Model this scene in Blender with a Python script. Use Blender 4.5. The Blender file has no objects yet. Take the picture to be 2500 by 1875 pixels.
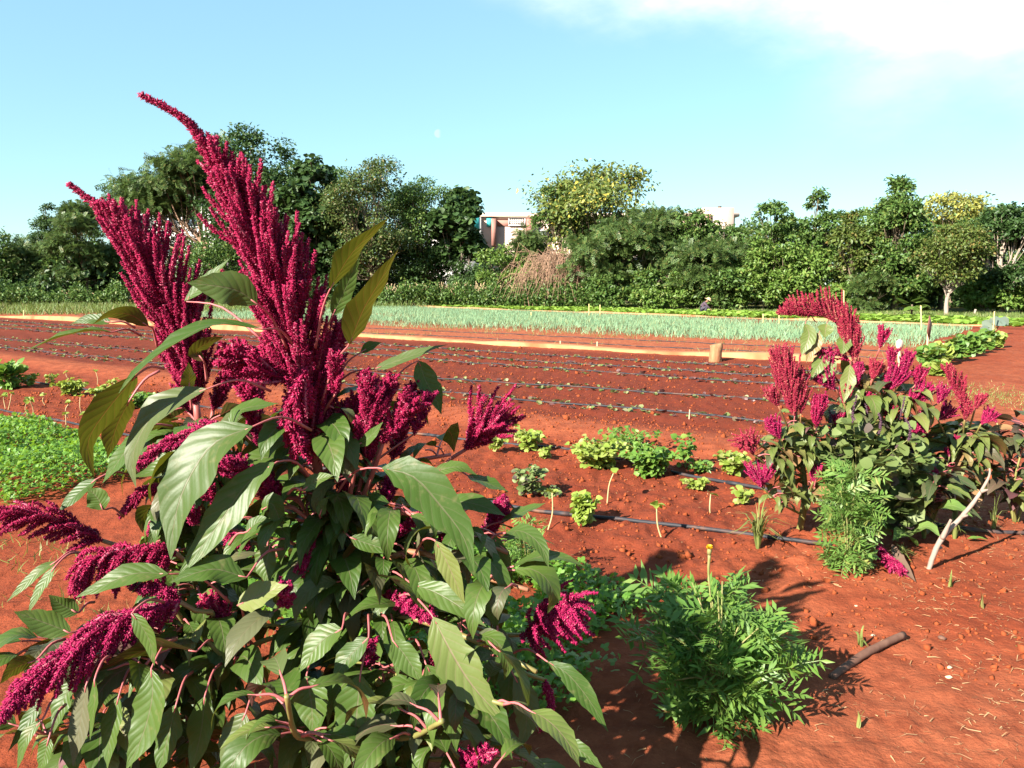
import bpy, math
import numpy as np

# ------------------------------------------------------------------ camera, sky, sun, exposure
scene = bpy.context.scene
F, CX, CY, HZ, CAMH = 1950.0, 1250.0, 937.5, 697.0, 1.6      # lens in photo pixels, centre, horizon row, eye height
PITCH = math.atan((CY - HZ) / F)
cam_data = bpy.data.cameras.new("camera")
cam_data.lens = 36.0 * F / 2500.0
cam_data.sensor_width = 36.0
cam_data.clip_start = 0.05
cam_data.clip_end = 20000
cam = bpy.data.objects.new("camera", cam_data)
scene.collection.objects.link(cam)
cam.location = (0, 0, CAMH)
cam.rotation_euler = (math.pi / 2 - PITCH, 0, 0)
scene.camera = cam

SUN_EL, SUN_AZ = math.radians(31.0), math.radians(225.0)     # azimuth clockwise from +Y: behind the camera, to its left
world = bpy.data.worlds.new("World")
scene.world = world
world.use_nodes = True
wn, wl = world.node_tree.nodes, world.node_tree.links
wn.clear()


def N(nt, typ, **kw):
    n = nt.nodes.new(typ)
    for k, v in kw.items():
        if k.startswith("i_"):
            n.inputs[int(k[2:])].default_value = v
        else:
            setattr(n, k, v)
    return n


def math_node(nt, op, a, b=None, c=None):
    n = nt.nodes.new("ShaderNodeMath")
    n.operation = op
    for i, v in enumerate((a, b, c)):
        if v is None:
            continue
        if hasattr(v, "is_linked") or hasattr(v, "links"):
            nt.links.new(v, n.inputs[i])
        else:
            n.inputs[i].default_value = v
    return n.outputs[0]


def mix_col(nt, fac, a, b, blend="MIX"):
    n = nt.nodes.new("ShaderNodeMix")
    n.data_type = "RGBA"
    n.blend_type = blend
    for idx, v in ((0, fac), (6, a), (7, b)):
        if hasattr(v, "links"):
            nt.links.new(v, n.inputs[idx])
        elif isinstance(v, (int, float)):
            n.inputs[idx].default_value = v
        else:
            n.inputs[idx].default_value = (*v, 1.0)[:4]
    return n.outputs[2]


def smooth_range(nt, v, lo, hi, a=0.0, b=1.0):
    n = nt.nodes.new("ShaderNodeMapRange")
    n.interpolation_type = "SMOOTHSTEP"
    nt.links.new(v, n.inputs[0])
    n.inputs[1].default_value, n.inputs[2].default_value = lo, hi
    n.inputs[3].default_value, n.inputs[4].default_value = a, b
    return n.outputs[0]


wt = world.node_tree
sky = N(wt, "ShaderNodeTexSky")
sky.sky_type = "NISHITA"
sky.sun_disc = False
sky.sun_elevation = SUN_EL
sky.sun_rotation = SUN_AZ
sky.air_density = 1.15
sky.dust_density = 0.1
sky.ozone_density = 1.0
SKY_TINT = (0.84, 1.05, 1.08)
tint = mix_col(wt, 0.5, mix_col(wt, 1.0, sky.outputs[0], SKY_TINT, "MULTIPLY"), (2.1, 3.85, 4.75))   # thin even veil of cyan air
tc = N(wt, "ShaderNodeTexCoord")
sep = N(wt, "ShaderNodeSeparateXYZ")
wl.new(tc.outputs["Generated"], sep.inputs[0])
elev = math_node(wt, "MULTIPLY", math_node(wt, "ARCSINE", sep.outputs[2]), 57.29578)
azim = math_node(wt, "MULTIPLY", math_node(wt, "ARCTAN2", sep.outputs[0], sep.outputs[1]), 57.29578)
cn = N(wt, "ShaderNodeTexNoise")
cn.inputs["Scale"].default_value = 5.0
cn.inputs["Detail"].default_value = 7.0
cn.inputs["Roughness"].default_value = 0.55
mp = N(wt, "ShaderNodeMapping")
mp.inputs["Scale"].default_value = (1.0, 1.0, 2.2)
mp.inputs["Rotation"].default_value = (0.0, 0.5, 0.0)
wl.new(tc.outputs["Generated"], mp.inputs[0])
wl.new(mp.outputs[0], cn.inputs["Vector"])
nz = math_node(wt, "MULTIPLY", math_node(wt, "SUBTRACT", cn.outputs[0], 0.5), 9.0)
edge_a = math_node(wt, "SUBTRACT", math_node(wt, "ADD", elev, math_node(wt, "MULTIPLY", azim, 0.28)), 20.0)
edge_b = math_node(wt, "SUBTRACT", elev, 11.6)
edge = math_node(wt, "ADD", math_node(wt, "MINIMUM", edge_a, edge_b), nz)
bank = math_node(wt, "MULTIPLY", smooth_range(wt, azim, 75.0, 50.0), math_node(wt, "MULTIPLY", smooth_range(wt, azim, -8.0, 4.0), smooth_range(wt, elev, 40.0, 26.0)))
cloud = math_node(wt, "MULTIPLY", smooth_range(wt, edge, -2.2, 4.6), bank)
cn2 = N(wt, "ShaderNodeTexNoise")
cn2.inputs["Scale"].default_value = 11.0
cn2.inputs["Detail"].default_value = 6.0
cn2.inputs["Roughness"].default_value = 0.6
wl.new(mp.outputs[0], cn2.inputs["Vector"])
noise_w = cn2.outputs[0]
# wisps drifting below the bank and a faint veil low over the trees
wisp = math_node(wt, "MULTIPLY", smooth_range(wt, math_node(wt, "ADD", edge_b, nz), -3.4, 2.0), math_node(wt, "MULTIPLY", smooth_range(wt, azim, 17.0, 26.0), bank))
cover = math_node(wt, "MAXIMUM", cloud, math_node(wt, "MULTIPLY", wisp, 0.40))
CLOUD_COL = (7.4, 7.5, 7.6)
cover = math_node(wt, "MULTIPLY", cover, smooth_range(wt, noise_w, 0.25, 0.70, 0.45, 0.97))
skycol = mix_col(wt, cover, tint, CLOUD_COL)
# the pale daytime moon
mdir = None
bg = N(wt, "ShaderNodeBackground")
SKY_STRENGTH = 0.053
bg.inputs[1].default_value = SKY_STRENGTH
wo = N(wt, "ShaderNodeOutputWorld")
wl.new(bg.outputs[0], wo.inputs[0])


def ray(px, py):
    x, y = (px - CX) / F, -(py - CY) / F
    return np.array([x, math.cos(PITCH) + y * math.sin(PITCH), -math.sin(PITCH) + y * math.cos(PITCH)])


md = ray(1070, 326)
md = md / np.linalg.norm(md)
dotn = wt.nodes.new("ShaderNodeVectorMath")
dotn.operation = "DOT_PRODUCT"
wl.new(tc.outputs["Generated"], dotn.inputs[0])
dotn.inputs[1].default_value = tuple(md)
moon = smooth_range(wt, dotn.outputs["Value"], math.cos(math.radians(0.30)), math.cos(math.radians(0.24)), 0.0, 0.18)
lit = smooth_range(wt, math_node(wt, "SUBTRACT", azim, math.degrees(math.atan2(md[0], md[1]))), 0.22, -0.02)
skycol = mix_col(wt, math_node(wt, "MULTIPLY", moon, lit), skycol, (8.0, 8.0, 7.8))
wl.new(skycol, bg.inputs[0])

sun_data = bpy.data.lights.new("sun", "SUN")
sun_data.energy = 5.0
sun_data.angle = math.radians(0.53)
sun_data.color = (1.0, 0.93, 0.82)
sun = bpy.data.objects.new("sun", sun_data)
scene.collection.objects.link(sun)
sun.rotation_euler = (math.pi / 2 - SUN_EL, 0, math.pi - SUN_AZ)
scene.view_settings.view_transform = "Standard"
scene.view_settings.look = "None"
scene.view_settings.exposure = 2.03
scene.view_settings.gamma = 1.0
scene.cycles.max_bounces = 6
scene.cycles.transparent_max_bounces = 4
scene.cycles.use_denoising = True

# ------------------------------------------------------------------ places: photo pixel -> point of the field
ROW = math.radians(53.5)
EU = np.array([math.sin(ROW), -math.cos(ROW)])               # along the planting rows
EV = np.array([math.cos(ROW), math.sin(ROW)])                # across them, away from the camera


def ground_at(px, py):
    d = ray(px, py)
    t = -CAMH / d[2]
    return np.array([d[0] * t, d[1] * t])


def at(px, py, Y):
    d = ray(px, py)
    return np.array([0, 0, CAMH]) + d * (Y / d[1])


def row_xy(u, v):
    u, v = np.asarray(u, float), np.asarray(v, float)
    return u * EU[0] + v * EV[0], u * EU[1] + v * EV[1]


def to_uv(x, y):
    return x * EU[0] + y * EU[1], x * EV[0] + y * EV[1]


def _hash(ix, iy, s):
    h = np.sin(ix * 127.1 + iy * 311.7 + s * 74.7) * 43758.5453
    return h - np.floor(h)


def vnoise(x, y, s=0):
    ix, iy = np.floor(x), np.floor(y)
    fx, fy = x - ix, y - iy
    fx, fy = fx * fx * (3 - 2 * fx), fy * fy * (3 - 2 * fy)
    a, b = _hash(ix, iy, s), _hash(ix + 1, iy, s)
    c, d = _hash(ix, iy + 1, s), _hash(ix + 1, iy + 1, s)
    return (a * (1 - fx) + b * fx) * (1 - fy) + (c * (1 - fx) + d * fx) * fy - 0.5


def fbm(x, y, octs=4, s=0):
    o, a = 0, 1.0
    for k in range(octs):
        o = o + a * vnoise(x, y, s + k)
        x, y, a = x * 2.03 + 5.1, y * 2.03 + 1.7, a * 0.5
    return o


DRIPS = [9.05, 10.75, 12.75, 13.9, 15.2]                     # the five hose rows of the beet bed


def bump01(v, a, b, w):
    return np.clip((v - a) / w, 0, 1) * np.clip((b - v) / w, 0, 1)


def hgt(x, y):
    x, y = np.asarray(x, float), np.asarray(y, float)
    r = np.hypot(x, y)
    fade = np.clip(1.5 - r / 60.0, 0, 1)
    u, v = to_uv(x, y)
    z = 0.035 * fbm(x * 0.45, y * 0.45, 3, 3) + 0.016 * fbm(x * 2.2, y * 2.2, 4, 9)
    z = z + 0.011 * np.abs(fbm(x * 9, y * 9, 3, 21)) * 2 + 0.006 * np.maximum(fbm(x * 4.1 + 9, y * 4.1, 3, 44), 0)
    bed = bump01(v, 8.1, 16.9, 0.5) * np.clip((-2.6 - u) / 0.6, 0, 1)
    tilth = np.maximum(bed, bump01(v, 3.9, 7.0, 0.4) * np.clip((-0.9 - u) / 0.6, 0, 1))
    z = z + tilth * 0.030 * np.abs(fbm(x * 6, y * 6, 4, 33)) * 2
    ridge = 0
    for dv in DRIPS:
        ridge = ridge + np.exp(-((v - dv) / 0.36) ** 2)
    z = z + bed * (0.045 * ridge - 0.05)
    z = z + 0.06 * bump01(v, 6.9, 8.1, 0.45) * np.clip((-1.5 - u) / 1.5, 0, 1)
    return z * fade


def gz(x, y):
    return float(hgt(np.array([x]), np.array([y]))[0])


def base_at(px, py):
    p = ground_at(px, py)
    return np.array([p[0], p[1], gz(p[0], p[1])])


# ------------------------------------------------------------------ mesh tools
def unit(a):
    a = np.asarray(a, float)
    return a / np.maximum(np.linalg.norm(a, axis=-1, keepdims=True), 1e-9)


class MB:
    """Collects faces and links them as one mesh object."""

    def __init__(self):
        self.V, self.Q, self.T, self.UV, self.mq, self.mt, self.n = [], [], [], [], [], [], 0
        self.C = None

    def add(self, v, q=None, t=None, uv=None, mi=0):
        v = np.asarray(v, float).reshape(-1, 3)
        if q is not None and len(q):
            q = np.asarray(q, np.int64).reshape(-1, 4)
            self.Q.append(q + self.n)
            self.mq.append(np.full(len(q), mi))
        if t is not None and len(t):
            t = np.asarray(t, np.int64).reshape(-1, 3)
            self.T.append(t + self.n)
            self.mt.append(np.full(len(t), mi))
        self.V.append(v)
        self.UV.append(np.zeros((len(v), 2)) if uv is None else np.asarray(uv, float))
        self.n += len(v)

    def scatter(self, tmpl, R, P, mi=0):
        tv, tq, tt, tuv = tmpl
        n = len(P)
        if n == 0:
            return
        v = np.einsum("nij,kj->nki", R, tv) + np.asarray(P)[:, None, :]
        off = (np.arange(n) * len(tv))[:, None, None]
        q = (tq[None] + off).reshape(-1, 4) if len(tq) else None
        t = (tt[None] + off).reshape(-1, 3) if len(tt) else None
        self.add(v.reshape(-1, 3), q, t, np.tile(tuv, (n, 1)), mi)

    def mesh(self, name, mats, origin=(0, 0, 0), smooth=True, color=None):
        V = np.concatenate(self.V) - np.asarray(origin, float)
        Q = np.concatenate(self.Q) if self.Q else np.zeros((0, 4), int)
        T = np.concatenate(self.T) if self.T else np.zeros((0, 3), int)
        UV = np.concatenate(self.UV)
        me = bpy.data.meshes.new(name)
        me.vertices.add(len(V))
        me.vertices.foreach_set("co", V.astype(np.float32).ravel())
        loops = np.concatenate([Q.ravel(), T.ravel()]).astype(np.int32)
        me.loops.add(len(loops))
        me.loops.foreach_set("vertex_index", loops)
        nq, nt = len(Q), len(T)
        me.polygons.add(nq + nt)
        start = np.concatenate([np.arange(nq) * 4, nq * 4 + np.arange(nt) * 3]).astype(np.int32)
        me.polygons.foreach_set("loop_start", start)
        mi = np.concatenate((self.mq if self.mq else []) + (self.mt if self.mt else [])).astype(np.int32)
        me.polygons.foreach_set("material_index", mi)
        if smooth:
            me.polygons.foreach_set("use_smooth", np.ones(nq + nt, bool))
        uvl = me.uv_layers.new(name="UVMap")
        uvl.data.foreach_set("uv", UV[loops].astype(np.float32).ravel())
        if color is not None:
            ca = me.color_attributes.new("zone", "FLOAT_COLOR", "POINT")
            ca.data.foreach_set("color", color.astype(np.float32).ravel())
        me.update(calc_edges=True)
        for m in mats if isinstance(mats, (list, tuple)) else [mats]:
            me.materials.append(m)
        return me

    def obj(self, name, mats, parent=None, origin=None, smooth=True, color=None):
        if origin is None:
            origin = parent.location if parent is not None else (0, 0, 0)
        base = np.array(origin, float)
        o = bpy.data.objects.new(name, self.mesh(name, mats, base, smooth, color))
        scene.collection.objects.link(o)
        if parent is not None:
            o.parent = parent
        else:
            o.location = base
        return o


def tag(o, label=None, cat=None, group=None, kind=None):
    for k, v in (("label", label), ("category", cat), ("group", group), ("kind", kind)):
        if v:
            o[k] = v
    return o


def thing(name, loc, label, cat, group=None):
    o = bpy.data.objects.new(name, None)
    o.empty_display_size = 0.1
    scene.collection.objects.link(o)
    o.location = tuple(float(c) for c in loc)
    return tag(o, label, cat, group)


def stuff(o, label, cat):
    return tag(o, label, cat, None, "stuff")


def crm(P, n):
    """n points along a Catmull-Rom curve through P."""
    P = np.asarray(P, float)
    if len(P) == 2:
        t = np.linspace(0, 1, n)[:, None]
        return P[0] * (1 - t) + P[1] * t
    A = np.vstack([2 * P[0] - P[1], P, 2 * P[-1] - P[-2]])
    seg = len(P) - 1
    out = []
    for k in np.linspace(0, seg, max(n * 3, 12)):
        i = min(int(k), seg - 1)
        t = k - i
        p0, p1, p2, p3 = A[i], A[i + 1], A[i + 2], A[i + 3]
        out.append(0.5 * (2 * p1 + (p2 - p0) * t + (2 * p0 - 5 * p1 + 4 * p2 - p3) * t * t + (3 * p1 - p0 - 3 * p2 + p3) * t ** 3))
    out = np.array(out)
    s = np.concatenate([[0], np.cumsum(np.linalg.norm(np.diff(out, axis=0), axis=1))])
    w = np.linspace(0, s[-1], n)
    return np.stack([np.interp(w, s, out[:, i]) for i in range(3)], 1)


def frames(P):
    T = unit(np.gradient(P, axis=0))
    ref = np.array([0, 0, 1.0]) if abs(T[0][2]) < 0.9 else np.array([1.0, 0, 0])
    A = unit(np.cross(T, ref))
    for i in range(1, len(A)):
        a = A[i - 1] - T[i] * np.dot(A[i - 1], T[i])
        if np.linalg.norm(a) > 1e-6:
            A[i] = a / np.linalg.norm(a)
    return T, A, np.cross(T, A)


def tube(mb, P, R, sides=6, mi=0, n=None, rough=0.0, rng=None, cap=True):
    if n:
        R = np.interp(np.linspace(0, 1, n), np.linspace(0, 1, len(R)), R)
        P = crm(P, n)
    P = np.asarray(P, float)
    R = np.interp(np.linspace(0, 1, len(P)), np.linspace(0, 1, len(R)), R)
    T, A, B = frames(P)
    th = np.arange(sides) * 2 * np.pi / sides
    rr = R[:, None] * np.ones(sides)
    if rough and rng is not None:
        rr = rr * (1 + rough * rng.standard_normal(rr.shape))
    V = P[:, None] + rr[..., None] * (np.cos(th)[None, :, None] * A[:, None] + np.sin(th)[None, :, None] * B[:, None])
    m = len(P)
    i, j = np.meshgrid(np.arange(m - 1), np.arange(sides), indexing="ij")
    j2 = (j + 1) % sides
    Q = np.stack([i * sides + j, i * sides + j2, (i + 1) * sides + j2, (i + 1) * sides + j], -1).reshape(-1, 4)
    V = V.reshape(-1, 3)
    uv = np.stack([np.tile(np.arange(sides) / sides, m), np.repeat(np.linspace(0, 1, m), sides)], 1)
    tri = None
    if cap:
        V = np.vstack([V, P[0], P[-1]])
        uv = np.vstack([uv, [[0.5, 0], [0.5, 1]]])
        k = np.arange(sides)
        tri = np.vstack([np.stack([np.full(sides, m * sides), (k + 1) % sides, k], 1),
                         np.stack([np.full(sides, m * sides + 1), (m - 1) * sides + k, (m - 1) * sides + (k + 1) % sides], 1)])
    mb.add(V, Q, tri, uv, mi)


def box(mb, c, s, R=None, mi=0):
    c, s = np.asarray(c, float), np.asarray(s, float) / 2
    v = np.array([[x, y, z] for x in (-1, 1) for y in (-1, 1) for z in (-1, 1)], float) * s
    if R is not None:
        v = v @ np.asarray(R).T
    mb.add(v + c, [[0, 1, 3, 2], [4, 6, 7, 5], [0, 4, 5, 1], [2, 3, 7, 6], [0, 2, 6, 4], [1, 5, 7, 3]], None, None, mi)


def rotz(a):
    c, s = math.cos(a), math.sin(a)
    return np.array([[c, -s, 0], [s, c, 0], [0, 0, 1.0]])


def orient(d, n, size):
    """Rotation matrices taking local Y to d and local Z near n, scaled."""
    d = unit(d)
    x = unit(np.cross(d, n))
    z = np.cross(x, d)
    size = np.asarray(size, float)
    if size.ndim == 1:
        size = np.stack([size, size, size], 1)
    return np.stack([x * size[:, :1], d * size[:, 1:2], z * size[:, 2:]], -1)


def rdir(rng, n):
    return unit(rng.standard_normal((n, 3)))


E0 = np.zeros((0, 4), int)


def t_quad(w=0.55, h=0.12):
    v = np.array([[0, 0, 0], [w / 2, 0.45, h], [0, 1, -h * 0.6], [-w / 2, 0.45, h]])
    return v, E0, np.array([[0, 1, 2], [0, 2, 3]]), np.array([[0.5, 0], [1, 0.45], [0.5, 1], [0, 0.45]])


def t_leaf(w=0.5, fold=0.10, droop=0.18):
    """A small pointed leaf: midrib and two edges, drooping towards the tip."""
    t = np.array([0, 0.25, 0.55, 0.8, 1.0])
    ww = np.array([0.0, 0.42, 0.5, 0.32, 0.0]) * w / 0.5 * 1.0
    z = -droop * t ** 2
    v, uv = [], []
    for k in range(5):
        if k in (0, 4):
            v.append([0, t[k], z[k]])
            uv.append([0.5, t[k]])
        else:
            v += [[-ww[k] / 1.0, t[k], z[k] + fold * ww[k] / 0.5], [0, t[k], z[k]], [ww[k] / 1.0, t[k], z[k] + fold * ww[k] / 0.5]]
            uv += [[0, t[k]], [0.5, t[k]], [1, t[k]]]
    # indices: 0 | 1 2 3 | 4 5 6 | 7 8 9 | 10
    q = np.array([[1, 2, 5, 4], [2, 3, 6, 5], [4, 5, 8, 7], [5, 6, 9, 8]])
    tri = np.array([[0, 2, 1], [0, 3, 2], [7, 8, 10], [8, 9, 10]])
    return np.array(v, float), q, tri, np.array(uv, float)


def t_frond(pairs=6, ll=0.50, lw=0.088, droop=0.25, seed=None):
    """A pinnate leaf: narrow pointed leaflets along a drooping midrib."""
    V, T, UV = [], [], []
    rr = np.random.default_rng(seed)
    jit = 0.0 if seed is None else 1.0

    def leaflet(p, d, l, w):
        d = unit(np.array(d) + jit * 0.16 * rr.standard_normal(3))
        l, w = l * (1 + jit * 0.16 * rr.standard_normal()), w * (1 + jit * 0.15 * rr.standard_normal())
        s = unit(np.cross(d, [0, 0, 1.0]))
        k = len(V)
        V.extend([p, p + d * l * 0.45 + s * w / 2, p + d * l + np.array([0, 0, -0.06 * l]), p + d * l * 0.45 - s * w / 2])
        UV.extend([[0.5, 0], [1, 0.45], [0.5, 1], [0, 0.45]])
        T.extend([[k, k + 1, k + 2], [k, k + 2, k + 3]])

    for i in range(pairs):
        t = 0.22 + 0.68 * i / (pairs - 1)
        p = np.array([0, t, -droop * t * t])
        l = ll * (0.55 + 0.9 * t * (1.35 - t)) * (1.0 if i < pairs - 1 else 0.9)
        for s in (-1, 1):
            leaflet(p, [s * 0.85, 0.62, 0.10], l, lw)
    leaflet(np.array([0, 0.90, -droop * 0.8]), [0, 1, -0.25], ll * 0.62, lw)
    k = len(V)
    for t, w in ((0, 0.012), (0.5, 0.010), (0.92, 0.006)):
        V.extend([np.array([-w, t, -droop * t * t]), np.array([w, t, -droop * t * t])])
        UV.extend([[0.45, t], [0.55, t]])
    T.extend([[k, k + 1, k + 3], [k, k + 3, k + 2], [k + 2, k + 3, k + 5], [k + 2, k + 5, k + 4]])
    return np.array(V), E0, np.array(T), np.array(UV)


def t_octa(a=1.0):
    v = np.array([[1, 0, 0], [-1, 0, 0], [0, a, 0], [0, -a, 0], [0, 0, 1], [0, 0, -1]], float)
    t = np.array([[0, 2, 4], [2, 1, 4], [1, 3, 4], [3, 0, 4], [2, 0, 5], [1, 2, 5], [3, 1, 5], [0, 3, 5]])
    return v, E0, t, np.zeros((6, 2))


QUAD, LEAF, WIDE, NARROW, OCTA = t_quad(), t_leaf(), t_leaf(0.62, 0.08, 0.15), t_leaf(0.26, 0.05, 0.25), t_octa(1.4)
FROND = t_frond()
FRONDS = [t_frond(6, 0.50, 0.115, 0.15, 1), t_frond(5, 0.54, 0.125, 0.40, 2), t_frond(6, 0.46, 0.105, 0.28, 3), t_frond(7, 0.44, 0.095, 0.55, 4)]


# ------------------------------------------------------------------ materials
def new_mat(name):
    m = bpy.data.materials.new(name)
    m.use_nodes = True
    m.node_tree.nodes.clear()
    return m, m.node_tree


def finish(nt, shader):
    o = nt.nodes.new("ShaderNodeOutputMaterial")
    nt.links.new(shader, o.inputs[0])


ALBEDO = 0.74                                                # all base colours below are scaled by this


def albedo(nt, col):
    return mix_col(nt, 1.0, col, (ALBEDO,) * 3, "MULTIPLY")


def pbsdf(nt, col, rough=0.6, spec=0.3, normal=None):
    b = nt.nodes.new("ShaderNodeBsdfPrincipled")
    if hasattr(col, "links"):
        nt.links.new(albedo(nt, col), b.inputs["Base Color"])
    else:
        b.inputs["Base Color"].default_value = (*[c * ALBEDO for c in col], 1)
    if hasattr(rough, "links"):
        nt.links.new(rough, b.inputs["Roughness"])
    else:
        b.inputs["Roughness"].default_value = rough
    b.inputs["Specular IOR Level"].default_value = spec
    if normal is not None:
        nt.links.new(normal, b.inputs["Normal"])
    return b


def island_random(nt):
    g = nt.nodes.new("ShaderNodeNewGeometry")
    oi = nt.nodes.new("ShaderNodeObjectInfo")
    return math_node(nt, "FRACT", math_node(nt, "ADD", g.outputs["Random Per Island"], oi.outputs["Random"])), g


def noise_tex(nt, scale, detail=4.0, rough=0.55, coord=None, dist=0.0):
    n = nt.nodes.new("ShaderNodeTexNoise")
    n.inputs["Scale"].default_value = scale
    n.inputs["Detail"].default_value = detail
    n.inputs["Roughness"].default_value = rough
    n.inputs["Distortion"].default_value = dist
    if coord is not None:
        nt.links.new(coord, n.inputs["Vector"])
    return n.outputs[0]


def object_coord(nt):
    return nt.nodes.new("ShaderNodeTexCoord").outputs["Object"]


def bump(nt, h, strength=0.3, dist=0.01):
    b = nt.nodes.new("ShaderNodeBump")
    b.inputs["Strength"].default_value = strength
    b.inputs["Distance"].default_value = dist
    nt.links.new(h, b.inputs["Height"])
    return b.outputs[0]


def leaf_mat(name, ca, cb, under=None, trans=0.35, tcol=None, rough=0.45, spec=0.4, veins=0, vein_col=(0.3, 0.25, 0.15), cc=None, blotch=None):
    """Leaf: colours ca..cb (and a few cc) from leaf to leaf, light passing through, optionally veins drawn along its own surface."""
    m, nt = new_mat(name)
    rnd, g = island_random(nt)
    col = mix_col(nt, rnd, ca, cb)
    r2 = math_node(nt, "FRACT", math_node(nt, "MULTIPLY", rnd, 7.31))
    if cc is not None:
        col = mix_col(nt, smooth_range(nt, r2, 0.80, 0.97), col, cc)
    nrm = None
    if blotch is not None:
        nb = noise_tex(nt, 26.0, 3.0, 0.6, object_coord(nt))
        col = mix_col(nt, smooth_range(nt, nb, 0.56, 0.78, 0, 0.8), col, blotch)
    if veins:
        uvn = nt.nodes.new("ShaderNodeUVMap")
        s = nt.nodes.new("ShaderNodeSeparateXYZ")
        nt.links.new(uvn.outputs[0], s.inputs[0])
        au = math_node(nt, "ABSOLUTE", math_node(nt, "SUBTRACT", s.outputs[0], 0.5))
        ph = math_node(nt, "MULTIPLY", math_node(nt, "SUBTRACT", s.outputs[1], math_node(nt, "MULTIPLY", au, 0.42)), float(veins))
        fr = math_node(nt, "ABSOLUTE", math_node(nt, "SUBTRACT", math_node(nt, "FRACT", ph), 0.5))     # 0 at a vein
        side = smooth_range(nt, fr, 0.075, 0.015)
        mid = smooth_range(nt, au, 0.030, 0.010)
        v = math_node(nt, "MAXIMUM", math_node(nt, "MULTIPLY", side, 0.45), mid)
        col = mix_col(nt, math_node(nt, "MULTIPLY", v, 0.6), col, vein_col)
        quilt = smooth_range(nt, fr, 0.0, 0.40)
        hh = math_node(nt, "SUBTRACT", quilt, math_node(nt, "MULTIPLY", mid, 1.0))
        hh = math_node(nt, "ADD", hh, math_node(nt, "MULTIPLY", noise_tex(nt, 60.0, 2.0, 0.5, object_coord(nt)), 0.7))
        nrm = bump(nt, hh, 0.30, 0.0020)
    if under is not None:
        back = mix_col(nt, rnd, under[0], under[1])
        if veins:
            back = mix_col(nt, math_node(nt, "MULTIPLY", v, 0.75), back, (0.30, 0.03, 0.05))
        col = mix_col(nt, g.outputs["Backfacing"], col, back)
    b = pbsdf(nt, col, rough, spec, nrm)
    tr = nt.nodes.new("ShaderNodeBsdfTranslucent")
    tcx = mix_col(nt, 0.75, col, tcol) if tcol is not None else col
    nt.links.new(albedo(nt, tcx), tr.inputs[0])
    if nrm is not None:
        nt.links.new(nrm, tr.inputs[1])
    mx = nt.nodes.new("ShaderNodeMixShader")
    mx.inputs[0].default_value = trans
    nt.links.new(b.outputs[0], mx.inputs[1])
    nt.links.new(tr.outputs[0], mx.inputs[2])
    finish(nt, mx.outputs[0])
    return m


def rough_mat(name, ca, cb, scale=8.0, rough=0.8, bstr=0.4, bdist=0.01, spec=0.2, cc=None, detail=5.0, stretch=None):
    m, nt = new_mat(name)
    co = object_coord(nt)
    if stretch is not None:
        mp_ = nt.nodes.new("ShaderNodeMapping")
        mp_.inputs["Scale"].default_value = stretch
        nt.links.new(co, mp_.inputs[0])
        co = mp_.outputs[0]
    n = noise_tex(nt, scale, detail, 0.6, co)
    col = mix_col(nt, smooth_range(nt, n, 0.3, 0.7), ca, cb)
    if cc is not None:
        col = mix_col(nt, smooth_range(nt, noise_tex(nt, scale * 0.31, 3.0, 0.6, co), 0.52, 0.72), col, cc)
    b = pbsdf(nt, col, rough, spec, bump(nt, n, bstr, bdist))
    finish(nt, b.outputs[0])
    return m


def floret_mat(name, ca, cb, cc, trans=0.25):
    m, nt = new_mat(name)
    rnd, g = island_random(nt)
    col = mix_col(nt, rnd, ca, cb)
    r2 = math_node(nt, "FRACT", math_node(nt, "MULTIPLY", rnd, 13.7))
    col = mix_col(nt, smooth_range(nt, r2, 0.90, 0.98), col, cc)
    b = pbsdf(nt, col, 0.65, 0.2)
    tr = nt.nodes.new("ShaderNodeBsdfTranslucent")
    nt.links.new(albedo(nt, col), tr.inputs[0])
    mx = nt.nodes.new("ShaderNodeMixShader")
    mx.inputs[0].default_value = trans
    nt.links.new(b.outputs[0], mx.inputs[1])
    nt.links.new(tr.outputs[0], mx.inputs[2])
    finish(nt, mx.outputs[0])
    return m


def stem_mat(name, low, high, z0, z1):
    """Plant stem: its colour changes along its height (green below, pink above)."""
    m, nt = new_mat(name)
    co = object_coord(nt)
    s = nt.nodes.new("ShaderNodeSeparateXYZ")
    nt.links.new(co, s.inputs[0])
    n = noise_tex(nt, 14.0, 3.0, 0.6, co)
    f = smooth_range(nt, math_node(nt, "ADD", s.outputs[2], math_node(nt, "MULTIPLY", math_node(nt, "SUBTRACT", n, 0.5), 0.4)), z0, z1)
    col = mix_col(nt, f, low, high)
    finish(nt, pbsdf(nt, col, 0.5, 0.35, bump(nt, n, 0.2, 0.003)).outputs[0])
    return m

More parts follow.
